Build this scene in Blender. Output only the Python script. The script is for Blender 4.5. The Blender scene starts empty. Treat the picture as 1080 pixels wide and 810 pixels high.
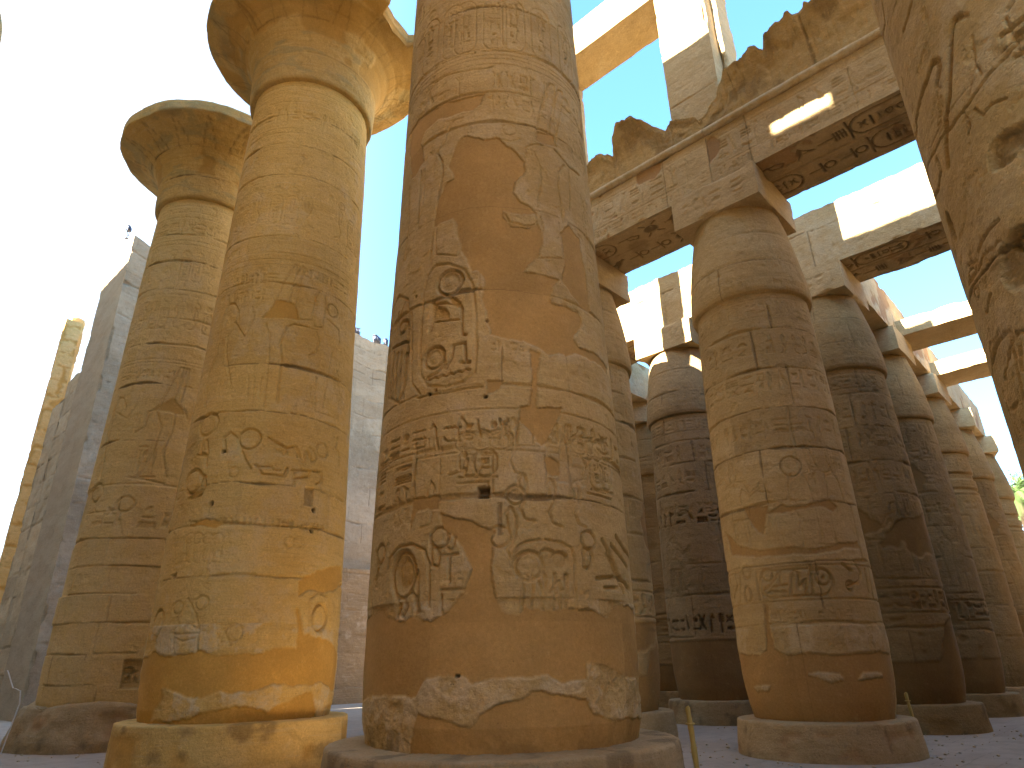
import bpy, math, random
import numpy as np
from mathutils import Vector, Matrix
SC = bpy.context.scene
C = SC.collection
R_ = math.radians
# ------------------------------------------------------------------ camera
FPX, PITCH, ROLL, HEAD, EYE = 705.0, 22.9, -1.18, 43.0, 1.6
_p, _r, _a = map(math.radians, (PITCH, ROLL, HEAD))
_F = Vector((math.cos(_a)*math.cos(_p), math.sin(_a)*math.cos(_p), math.sin(_p)))
_R0 = Vector((math.sin(_a), -math.cos(_a), 0)); _U0 = _R0.cross(_F)
_R = _R0*math.cos(_r)+_U0*math.sin(_r); _U = -_R0*math.sin(_r)+_U0*math.cos(_r)
cd = bpy.data.cameras.new('camera'); cam = bpy.data.objects.new('camera', cd); C.objects.link(cam)
cam.matrix_world = Matrix(((_R.x,_U.x,-_F.x,0),(_R.y,_U.y,-_F.y,0),(_R.z,_U.z,-_F.z,EYE),(0,0,0,1)))
cd.sensor_width = 36; cd.lens = FPX/1080*36; cd.clip_start = .1; cd.clip_end = 3000
SC.camera = cam
# ------------------------------------------------------------------ light
SUN_AZ, SUN_EL = -83.0, 38.45          # azimuth from +Y towards +X
SKY_STR, SUN_STR, EXPO = 0.05, 5.0, 3.97
SC.view_settings.view_transform = 'Standard'; SC.view_settings.look = 'None'
SC.view_settings.gamma = 1; SC.view_settings.use_curve_mapping = False
SC.view_settings.exposure = EXPO
S = Vector((math.sin(R_(SUN_AZ))*math.cos(R_(SUN_EL)), math.cos(R_(SUN_AZ))*math.cos(R_(SUN_EL)), math.sin(R_(SUN_EL))))
w = bpy.data.worlds.new("World"); SC.world = w; w.use_nodes = True
nt = w.node_tree; bg = nt.nodes['Background']
sky = nt.nodes.new('ShaderNodeTexSky'); sky.sky_type = 'NISHITA'; sky.sun_disc = False
sky.sun_elevation = R_(SUN_EL); sky.sun_rotation = R_(SUN_AZ)
sky.dust_density = 2.0; sky.air_density = 1.0; sky.ozone_density = 1.5
# thin bright haze and cloud veil on the sunward half of the sky
tc = nt.nodes.new('ShaderNodeTexCoord')
dt = nt.nodes.new('ShaderNodeVectorMath'); dt.operation = 'DOT_PRODUCT'
VD = Vector((-.62, .74, .26)).normalized(); dt.inputs[1].default_value = VD
nm = nt.nodes.new('ShaderNodeVectorMath'); nm.operation = 'NORMALIZE'
nt.links.new(tc.outputs['Generated'], nm.inputs[0]); nt.links.new(nm.outputs[0], dt.inputs[0])
cr = nt.nodes.new('ShaderNodeMapRange'); cr.interpolation_type = 'SMOOTHSTEP'
cr.inputs['From Min'].default_value = .25; cr.inputs['From Max'].default_value = .95
nt.links.new(dt.outputs['Value'], cr.inputs['Value'])
mx = nt.nodes.new('ShaderNodeMix'); mx.data_type = 'RGBA'
nt.links.new(cr.outputs[0], mx.inputs['Factor']); tn = nt.nodes.new('ShaderNodeMix'); tn.data_type = 'RGBA'; tn.blend_type = 'MULTIPLY'; tn.inputs['Factor'].default_value = 1
nt.links.new(sky.outputs[0], tn.inputs['A']); tn.inputs['B'].default_value = (.62, .97, 1.18, 1); nt.links.new(tn.outputs['Result'], mx.inputs['A'])
mx.inputs['B'].default_value = (2.6, 2.6, 2.55, 1)
nt.links.new(mx.outputs['Result'], bg.inputs['Color']); bg.inputs['Strength'].default_value = SKY_STR
sl = bpy.data.lights.new('sun', 'SUN'); sl.energy = SUN_STR; sl.angle = R_(.53); sl.color = (1, .90, .73)
so = bpy.data.objects.new('sun', sl); C.objects.link(so)
so.rotation_euler = S.to_track_quat('Z', 'Y').to_euler(); so.location = S*60
SC.cycles.max_bounces = 8; SC.cycles.diffuse_bounces = 5
# ------------------------------------------------------------------ helpers: photo-direction rays onto real surfaces
def ray(px, py): return _F + _R*((px-540)/FPX) + _U*((405-py)/FPX)
def plane(px, py, ax, val):
    r = ray(px, py); o = Vector((0,0,EYE)); return o + r*((val-o[ax])/r[ax])
def az_of(px, py):
    r = ray(px, py); return math.atan2(r.x, r.y)
# ------------------------------------------------------------------ noise
_rng = np.random.default_rng(7)
_T = _rng.random((256, 256)).astype(np.float32)*2-1
def vnoise(x, y, seed=0):
    """value noise on the outer grid of 1D x (cols) and 1D y (rows)"""
    x = np.asarray(x, np.float32)+seed*17.31; y = np.asarray(y, np.float32)+seed*5.77
    xi = np.floor(x).astype(int); yi = np.floor(y).astype(int); fx = x-xi; fy = y-yi
    fx = fx*fx*(3-2*fx); fy = (fy*fy*(3-2*fy))[:, None]; fx = fx[None, :]
    a = _T[np.ix_(yi % 256, xi % 256)]; b = _T[np.ix_(yi % 256, (xi+1) % 256)]
    c = _T[np.ix_((yi+1) % 256, xi % 256)]; d = _T[np.ix_((yi+1) % 256, (xi+1) % 256)]
    return (a*(1-fx)+b*fx)*(1-fy)+(c*(1-fx)+d*fx)*fy
def fbm(x, y, f, o=4, seed=0, g=.5):
    r = 0; a = 1; t = 0
    for k in range(o):
        r = r+a*vnoise(np.asarray(x)*f, np.asarray(y)*f, seed+k*3.1); t += a; a *= g; f *= 2.07
    return r/t
def n3(P, f, seed=0):
    """cheap smooth 3D noise for wobble; P (n,3)"""
    v = 0
    for k in range(4):
        q = f*(1.7**k); ph = seed*2.3+k*1.9
        v = v+np.sin(P[:,0]*q*1.1+ph+1.7*np.sin(P[:,1]*q*.7+ph*1.3))*np.sin(P[:,1]*q*.9+ph*.7+1.3*np.sin(P[:,2]*q*.8))*np.sin(P[:,2]*q*1.2+ph*2.1+P[:,0]*q*.3)/(1.5**k)
    return v/2
def sm(x): x = np.clip(x, 0, 1); return x*x*(3-2*x)
# ------------------------------------------------------------------ relief canvas
class Relief:
    def __init__(s, u, v):
        s.u = np.asarray(u, float); s.v = np.asarray(v, float); sh = (len(v), len(u))
        s.h = np.zeros(sh, np.float32); s.c = np.zeros(sh, np.float32); s.pl = np.zeros(sh, np.float32)
        s.ws = .7; s.ds = 1.2; s.di = np.zeros(sh, np.float32); s.to = np.zeros(sh, np.float32); s.pa = np.zeros(sh, np.float32)
    def win(s, u0, u1, v0, v1):
        a, b = np.searchsorted(s.u, (u0, u1)); c, d = np.searchsorted(s.v, (v0, v1))
        if a >= b or c >= d: return None
        return slice(c, d), slice(a, b)
    def _dist(s, pts, W, closed=False):
        if closed: pts = list(pts)+[pts[0]]
        U = s.u[W[1]][None, :]; V = s.v[W[0]][:, None]; D = None
        for (x0, y0), (x1, y1) in zip(pts[:-1], pts[1:]):
            dx, dy = x1-x0, y1-y0; L = dx*dx+dy*dy+1e-12
            t = np.clip(((U-x0)*dx+(V-y0)*dy)/L, 0, 1)
            d = (U-x0-t*dx)**2+(V-y0-t*dy)**2
            D = d if D is None else np.minimum(D, d)
        return np.sqrt(D)
    def _put(s, W, k, paint=0):
        s.c[W] = np.maximum(s.c[W], k)
        if paint: s.di[W] = np.maximum(s.di[W], paint*sm(k/ max(k.max(),1e-6)))
    def line(s, pts, w=.03, d=.02, closed=False, paint=0):
        w = max(w*s.ws, .013)
        xs = [p[0] for p in pts]; ys = [p[1] for p in pts]
        W = s.win(min(xs)-w, max(xs)+w, min(ys)-w, max(ys)+w)
        if W is None: return
        D = s._dist(pts, W, closed); s._put(W, (d*np.clip(1.7*(1-D/w), 0, 1)).astype(np.float32), paint)
    def fill(s, pts, d=.02, e=.02, paint=0):
        xs = [p[0] for p in pts]; ys = [p[1] for p in pts]
        W = s.win(min(xs), max(xs), min(ys), max(ys))
        if W is None: return
        I = s.inside(pts, W); D = s._dist(pts, W, True)
        s._put(W, np.where(I, d*np.clip(D/e, 0, 1), 0).astype(np.float32), paint)
    def inside(s, pts, W, wu=0, wv=0):
        U = s.u[W[1]][None, :]+wu; V = s.v[W[0]][:, None]+wv; U, V = np.broadcast_arrays(U, V)
        I = np.zeros(U.shape, bool); n = len(pts)
        for i in range(n):
            x0, y0 = pts[i]; x1, y1 = pts[(i+1) % n]
            if abs(y1-y0) < 1e-9: continue
            m = ((y0 > V) != (y1 > V)) & (U < (x1-x0)*(V-y0)/(y1-y0)+x0); I ^= m
        return I
    def ring(s, x, y, rx, ry=None, w=.03, d=.02, paint=0):
        ry = ry or rx
        s.line([(x+rx*math.cos(t), y+ry*math.sin(t)) for t in np.linspace(0, 2*math.pi, 21)], w, d, paint=paint)
    def disc(s, x, y, rx, ry=None, d=.02, e=None, paint=0, dome=0):
        ry = ry or rx
        W = s.win(x-rx, x+rx, y-ry, y+ry)
        if W is None: return
        U = s.u[W[1]][None, :]; V = s.v[W[0]][:, None]
        q = np.sqrt(((U-x)/rx)**2+((V-y)/ry)**2)
        k = d*np.clip((1-q)/(.35 if e is None else e), 0, 1)*(1-dome*np.clip(1-q*1.3, 0, 1))
        s._put(W, k.astype(np.float32), paint)
    def prim(s, pr, x, y, w, h, lw, d, paint=0, flip=False):
        X = (lambda t: x+(1-t)*w) if flip else (lambda t: x+t*w)
        for q in pr:
            if q[0] == 'l': s.line([(X(a), y+b*h) for a, b in q[1]], lw, d, paint=paint)
            elif q[0] == 'f': s.fill([(X(a), y+b*h) for a, b in q[1]], d, lw*.8, paint)
            elif q[0] == 'o': s.ring(X(q[1]), y+q[2]*h, q[3]*w, q[4]*h, lw, d, paint)
            elif q[0] == 'd': s.disc(X(q[1]), y+q[2]*h, q[3]*w, q[4]*h, d, paint=paint)
    def patch(s, pts, rag=.06, seed=0, val=1.0, what='pl'):
        xs = [p[0] for p in pts]; ys = [p[1] for p in pts]
        W = s.win(min(xs)-rag*2, max(xs)+rag*2, min(ys)-rag*2, max(ys)+rag*2)
        if W is None: return
        u = s.u[W[1]]; v = s.v[W[0]]
        I = s.inside(pts, W, fbm(u, v, 3.0, 4, seed)*rag*2, fbm(u, v, 3.0, 4, seed+9)*rag*2)
        A = getattr(s, what); A[W] = np.where(I, val, A[W])
    def patches_noise(s, f, thr, v0, v1, seed, what='pl', val=1.0, soft=.06):
        W = s.win(s.u[0]-1, s.u[-1]+1, v0, v1)
        if W is None: return
        n = fbm(s.u, s.v[W[0]], f, 4, seed); A = getattr(s, what)
        A[W] = np.maximum(A[W], val*sm((n-thr)/soft))
    def joint_h(s, v, w=.014, d=.018, seed=0, u0=None, u1=None, amp=.02):
        W = s.win(s.u[0] if u0 is None else u0, (s.u[-1] if u1 is None else u1)+1e-6, v-.2, v+.2)
        if W is None: return
        u = s.u[W[1]]; V = s.v[W[0]][:, None]
        off = (fbm(u, [v*3.1], 1.2, 4, seed)*amp)[0][None, :]
        ww = (w*(.8+np.clip(fbm(u, [v], 1.1, 4, seed+4)[0]*5, -.35, 2.3)))[None, :]
        k = np.clip(1-((V-v-off)/ww)**2, 0, 1)
        s.h[W] -= (k*d*(.7+ww/w*.35)).astype(np.float32); s.di[W] = np.maximum(s.di[W], sm(k*1.5)*np.clip(.28+fbm(u, [v*2], .8, 3, seed+8)*1.2, .05, .8))
        s.c[W] *= (1-.8*k)
    def joint_v(s, u, v0, v1, w=.013, d=.016, seed=0):
        w *= .75
        W = s.win(u-.2, u+.2, v0, v1)
        if W is None: return
        v = s.v[W[0]]; U = s.u[W[1]][None, :]
        off = fbm([u*2.2], v, 1.5, 4, seed)[:, :1]*.02; ww = w*(1+np.clip(fbm([u], v, 1.6, 3, seed+2)[:, :1]*4, -.3, 2.4))
        k = np.clip(1-((U-u-off)/ww)**2, 0, 1)
        s.h[W] -= (k*d).astype(np.float32); s.di[W] = np.maximum(s.di[W], sm(k*1.5)*(.32+.3*math.sin(seed*2.1)))
    def tones(s, vs, us_fn, amp=.5, off=.004):
        """each block of a course gets its own tone and a few mm of offset"""
        for i, (a, b) in enumerate(zip(vs[:-1], vs[1:])):
            us = us_fn(i); us = [s.u[0]-1]+us+[s.u[-1]+1]
            for p, q in zip(us[:-1], us[1:]):
                W = s.win(p, q, a, b)
                if W is None: continue
                s.to[W] += _rng.uniform(-amp, amp); s.h[W] += _rng.uniform(-off, off)
    def finish(s, seed=0, grain=.004, big=.008, plaster_in=.014):
        n = fbm(s.u, s.v, 1.3, 5, seed+20)*big
        g = fbm(s.u, s.v, 11, 4, seed+21, .65)*grain
        chip = fbm(s.u, s.v, 4.2, 4, seed+22); chip = sm((chip-.28)/.14)*.010
        wear = .55+.45*sm((fbm(s.u, s.v, .9, 3, seed+31)+.30)/.35)
        pl = s.pl.copy()
        for _ in range(1):
            pl[1:-1] = (pl[:-2]+2*pl[1:-1]+pl[2:])/4; pl[:, 1:-1] = (pl[:, :-2]+2*pl[:, 1:-1]+pl[:, 2:])/4
        s.pl = pl
        st = s.h+n*.6+g-chip-s.c*wear*s.ds
        ps = -plaster_in+n*.35+g*.18
        lip = np.clip(1-abs(pl-.5)*2, 0, 1)*.006
        out = st*(1-pl)+ps*pl-lip
        s.di *= (1-pl*.45)
        return out.astype(np.float32)
    def attr(s): return np.stack([s.pl, s.di, s.to, s.pa], -1)
# ------------------------------------------------------------------ glyph shapes (unit box)
def arc(cx, cy, rx, ry, a0, a1, n=9): return [(cx+rx*math.cos(R_(t)), cy+ry*math.sin(R_(t))) for t in np.linspace(a0, a1, n)]
G = {
 'ankh': [('o', .5, .78, .2, .2), ('l', [(.5, .6), (.5, 0)]), ('l', [(.15, .5), (.85, .5)])],
 'reed': [('l', [(.45, 0), (.45, .95)]), ('l', [(.45, .95), (.75, .75), (.6, .35), (.45, .3)])],
 'water': [('l', [(i/8, .45+(.18 if i % 2 else 0)) for i in range(9)])],
 'waters': [('l', [(i/8, .15+.3*k+(.12 if i % 2 else 0)) for i in range(9)]) for k in range(3)],
 'sun': [('o', .5, .5, .38, .38), ('d', .5, .5, .12, .12)],
 'disc': [('d', .5, .5, .4, .4)],
 'mouth': [('l', arc(.5, .2, .5, .4, 20, 160)), ('l', arc(.5, .7, .5, .4, 200, 340))],
 'basket': [('f', arc(.5, .75, .5, .55, 180, 360)+[(0, .75)])],
 'loaf': [('f', arc(.5, .2, .35, .5, 0, 180))],
 'stool': [('l', [(.15, .1), (.15, .9), (.85, .9), (.85, .1), (.15, .1)])],
 'bar': [('l', [(.05, .5), (.95, .5)])],
 'bars': [('l', [(.25, .1), (.25, .9)]), ('l', [(.5, .1), (.5, .9)]), ('l', [(.75, .1), (.75, .9)])],
 'djed': [('l', [(.5, 0), (.5, 1)])]+[('l', [(.25, y), (.75, y)]) for y in (.6, .72, .84, .96)],
 'was': [('l', [(.45, 0), (.45, .85), (.2, 1), (.75, .85)]), ('l', [(.35, .05), (.45, .12), (.6, .02)])],
 'flag': [('l', [(.3, 0), (.3, 1)]), ('l', [(.3, .95), (.8, .85), (.3, .75)])],
 'bird': [('f', [(.2, .95), (.33, .98), (.38, .8), (.62, .6), (.98, .18), (.6, .3), (.52, .12), (.62, .02), (.36, .02), (.45, .12), (.4, .3), (.22, .5), (.2, .75), (.08, .84)])],
 'owl': [('f', [(.15, .98), (.5, 1), (.52, .8), (.72, .5), (.95, .1), (.6, .2), (.5, .03), (.3, .03), (.35, .2), (.18, .45), (.2, .75)])],
 'viper': [('l', [(.05, .7), (.15, .5), (.35, .42), (.6, .5), (.95, .4)]), ('l', [(.05, .7), (.0, .85)])],
 'cobra': [('l', [(.1, .05), (.5, .1), (.65, .3), (.4, .5), (.35, .8), (.5, .97), (.68, .85), (.6, .6)])],
 'man': [('f', [(.35, .98), (.5, 1), (.55, .85), (.5, .78), (.7, .7), (.95, .72), (.9, .6), (.62, .52), (.62, .4), (.95, .38), (.95, .05), (.15, .05), (.25, .3), (.28, .7), (.38, .8)])],
 'eye': [('l', arc(.5, .35, .45, .35, 10, 170)), ('l', arc(.5, .7, .45, .3, 190, 350)), ('d', .5, .52, .12, .15)],
 'feather': [('l', [(.4, 0), (.4, .7), (.55, 1), (.75, .85), (.62, .5), (.45, .4)])],
 'leg': [('l', [(.3, .95), (.35, .1), (.85, .05)]), ('l', [(.55, .95), (.52, .25)])],
 'bee': [('f', [(.05, .5), (.3, .65), (.6, .55), (.95, .25), (.6, .35), (.4, .3)]), ('l', [(.35, .6), (.6, .98), (.55, .6)])],
 'sedge': [('l', [(.5, 0), (.5, .95)]), ('l', [(.5, .7), (.2, .95)]), ('l', [(.5, .5), (.85, .8)]), ('l', [(.2, .02), (.8, .02)])],
 'arm': [('l', [(.02, .6), (.55, .45), (.95, .5), (.95, .62)]), ('l', [(.05, .45), (.55, .32), (.95, .4)])],
 'crook': [('l', [(.3, 0), (.45, .8), (.65, .97), (.8, .8)])],
 'rope': [('o', .5, .78, .18, .18), ('o', .5, .45, .18, .16), ('l', [(.5, .3), (.25, 0)]), ('l', [(.5, .3), (.75, 0)])],
 'scarab': [('d', .5, .5, .3, .4), ('l', [(.2, .7), (.05, .95)]), ('l', [(.8, .7), (.95, .95)]), ('l', [(.2, .35), (.02, .15)]), ('l', [(.8, .35), (.98, .15)])],
}
TALL = ['ankh', 'reed', 'djed', 'was', 'flag', 'bird', 'owl', 'man', 'feather', 'cobra', 'bars', 'sedge', 'crook', 'rope', 'leg', 'bird', 'man', 'scarab']
FLAT = ['water', 'mouth', 'basket', 'bar', 'viper', 'loaf', 'eye', 'arm', 'waters', 'bee']
SQ = ['sun', 'disc', 'stool', 'loaf', 'scarab', 'waters', 'basket']
def text_row(g, u0, u1, v0, v1, d=.02, lw=.022, rnd=None, paint=0, borders=True, gap=.12, miss=.05):
    h = v1-v0
    if borders:
        g.line([(u0, v0), (u1, v0)], lw*.8, d*.6); g.line([(u0, v1), (u1, v1)], lw*.8, d*.6)
    u = u0+gap*h; a = v0+h*.1; H = h*.8
    while u < u1-.3*h:
        k = rnd.random()
        if rnd.random() < miss: u += h*.4; continue
        if k < .45:
            w_ = H*rnd.uniform(.38, .6); g.prim(G[rnd.choice(TALL)], u, a, w_, H, lw, d, paint, rnd.random() < .2)
        elif k < .8:
            w_ = H*rnd.uniform(.55, .75); n = rnd.choice((2, 2, 3))
            for i in range(n): g.prim(G[rnd.choice(FLAT if n == 3 else FLAT+SQ)], u, a+H*i/n, w_, H/n*.85, lw*.85, d, paint)
        else:
            w_ = H*.8; g.prim(G[rnd.choice(SQ)], u, a+H*.5, w_*.48, H*.42, lw*.85, d, paint); g.prim(G[rnd.choice(TALL)], u+w_*.5, a, w_*.45, H, lw*.85, d, paint)
            g.prim(G[rnd.choice(FLAT)], u, a, w_*.48, H*.4, lw*.85, d, paint)
        u += w_+gap*h
def text_col(g, u0, v0, v1, w_, d=.018, lw=.018, rnd=None, paint=0, edge=True):
    if edge:
        g.line([(u0, v0), (u0, v1)], lw*.7, d*.6); g.line([(u0+w_, v0), (u0+w_, v1)], lw*.7, d*.6)
    v = v1-w_*.1
    while v > v0+w_*.4:
        k = rnd.random(); h = w_*(.3 if k < .4 else .75 if k < .8 else .42)
        if k < .4: g.prim(G[rnd.choice(FLAT)], u0+w_*.12, v-h, w_*.76, h, lw, d, paint)
        elif k < .8:
            g.prim(G[rnd.choice(TALL)], u0+w_*.1, v-h, w_*.38, h, lw, d, paint); g.prim(G[rnd.choice(TALL)], u0+w_*.52, v-h, w_*.38, h, lw, d, paint)
        else: g.prim(G[rnd.choice(SQ)], u0+w_*.25, v-h, w_*.5, h, lw, d, paint)
        v -= h+w_*.1
def cartouche(g, u, v, w_, h, d=.03, lw=.03, rnd=None, paint=0, horiz=False, glyphs=True):
    """u,v = lower left; a rounded oval with a bar at its foot"""
    r = min(w_, h)/2*.95
    if horiz: pts = arc(u+w_-r, v+h/2, r, h/2, -90, 90)+arc(u+r, v+h/2, r, h/2, 90, 270); bar = [(u-.02*w_, v), (u-.02*w_, v+h)]
    else: pts = arc(u+w_/2, v+h-r, w_/2, r, 0, 180)+arc(u+w_/2, v+r, w_/2, r, 180, 360); bar = [(u, v-.02*h), (u+w_, v-.02*h)]
    g.line(pts, lw, d, closed=True, paint=paint); g.line(bar, lw, d, paint=paint)
    if not glyphs: return
    if horiz: text_row(g, u+r*.5, u+w_-r*.3, v+h*.12, v+h*.88, d, lw*.7, rnd, paint, borders=False, miss=0)
    else: text_col(g, u+w_*.17, v+h*.08, v+h*.93, w_*.66, d, lw*.7, rnd, paint, edge=False)
FIG = {
 'king': [[(-.055,.80),(-.05,.86),(-.035,1.0),(-.01,1.0),(-.005,.88)], [(-.005,.88),(.0,1.0),(.03,1.0),(.03,.86),(.035,.82)],
          [(.035,.82),(.05,.80),(.04,.775),(.02,.765),(.02,.755),(.12,.735),(.13,.71)], [(-.055,.80),(-.05,.77),(-.02,.755),(-.13,.73),(-.15,.60),(-.15,.45),(-.12,.45),(-.12,.58),(-.10,.66)],
          [(-.10,.66),(-.065,.56),(-.07,.50)], [(.10,.66),(.065,.56),(.07,.50)], [(-.07,.50),(.07,.50)], [(-.07,.5),(-.10,.36),(.16,.34),(.07,.5)],
          [(-.08,.36),(-.09,.18),(-.12,.03),(-.03,.03),(-.06,.06),(-.045,.18),(-.01,.35)], [(.04,.35),(.075,.18),(.08,.03),(.18,.03),(.13,.06),(.12,.18),(.12,.34)],
          [(.13,.71),(.19,.60),(.30,.66),(.31,.69)], [(.10,.66),(.18,.565),(.3,.63)], [(0,.735),(.0,.70),(.04,.69)]],
 'god': [[(-.05,.80),(-.045,.87),(-.02,.9),(.03,.88),(.045,.82),(.06,.80),(.02,.77)], [(-.05,.80),(-.05,.74),(-.12,.73),(-.14,.6),(-.13,.45)],
         [(.02,.755),(.11,.735),(.17,.62),(.29,.60)], [(.08,.68),(.155,.58),(.29,.57)], [(-.09,.68),(-.06,.5),(-.09,.2),(-.10,.03),(-.0,.03)], [(.07,.66),(.06,.5),(.085,.2),(.07,.03),(.15,.03)],
         [(.29,.98),(.29,.02)], [(.25,.99),(.29,.96),(.34,.99)], [(-.07,.5),(.07,.5)]],
 'min': [[(-.03,.8),(.02,1.0),(.045,1.0),(.03,.84)], [(.03,.84),(.07,1.0),(.09,.99),(.06,.82)], [(-.05,.80),(-.05,.76),(-.12,.74),(-.10,.6),(-.075,.45),(-.08,.03),(.10,.03)],
         [(.06,.80),(.04,.76),(.12,.73),(.09,.6),(.075,.45),(.06,.1),(.10,.03)], [(-.12,.74),(-.22,.78),(-.24,.92)], [(-.10,.70),(-.25,.76),(-.27,.92)], [(-.05,.80),(.06,.80)], [(0,.74),(.03,.68),(.07,.74)]],
}
def figure(g, kind, u, v, H, d=.02, lw=.024, flip=False, wx=1.0, head=True):
    sx = -1 if flip else 1
    for pl in FIG[kind]: g.line([(u+sx*x*H*wx, v+y*H) for x, y in pl], lw, d)
    if kind != 'god' and head: g.ring(u+sx*.0*H, v+.80*H, .04*H*wx, .04*H, lw*.8, d*.7)
def table(g, u, v, H, d=.016, lw=.02):
    g.line([(u-.12*H, v+.4*H), (u+.12*H, v+.4*H)], lw, d); g.line([(u-.03*H, v), (u-.02*H, v+.4*H)], lw, d); g.line([(u+.03*H, v), (u+.02*H, v+.4*H)], lw, d)
    for k in (-.08, -.02, .05): g.line(arc(u+k*H, v+.4*H, .03*H, .14*H, 0, 180), lw*.8, d)
def scene_band(g, u0, u1, v0, H, rnd, d=.02, lw=.024, step=1.55):
    u = u0; i = 0
    while u < u1:
        figure(g, 'king' if i % 2 == 0 else rnd.choice(('god', 'min')), u, v0, H*.93, d, lw, flip=bool(i % 2))
        if i % 2 == 0: table(g, u+step*.5*H*.5, v0, H*.8, d*.8, lw*.8)
        else: cartouche(g, u+.25*H*.6, v0+H*.68, H*.1, H*.28, d*.8, lw*.7, rnd); text_col(g, u+.25*H*.6+H*.13, v0+H*.6, v0+H*.97, H*.09, d*.7, lw*.6, rnd)
        text_col(g, u-.12*H-.3*H*.4, v0+H*.74, v0+H*.99, H*.09, d*.7, lw*.6, rnd)
        u += step*H*.52; i += 1
def frieze(g, u0, u1, v0, H, rnd, d=.02, lw=.022):
    """discs over pairs of cartouches between cobras"""
    u = u0
    while u < u1:
        for k in (0, 1):
            x = u+k*H*.30
            g.disc(x+H*.12, v0+H*.86, H*.11, H*.10, d, dome=.7); cartouche(g, x, v0+H*.12, H*.24, H*.62, d, lw, rnd)
        g.prim(G['cobra'], u-H*.36, v0+H*.1, H*.26, H*.7, lw, d); g.ring(u-H*.22, v0+H*.88, H*.08, H*.08, lw, d)
        g.prim(G['cobra'], u+H*.62, v0+H*.1, H*.26, H*.7, lw, d, flip=True)
        u += H*rnd.uniform(1.45, 1.7)
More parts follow.
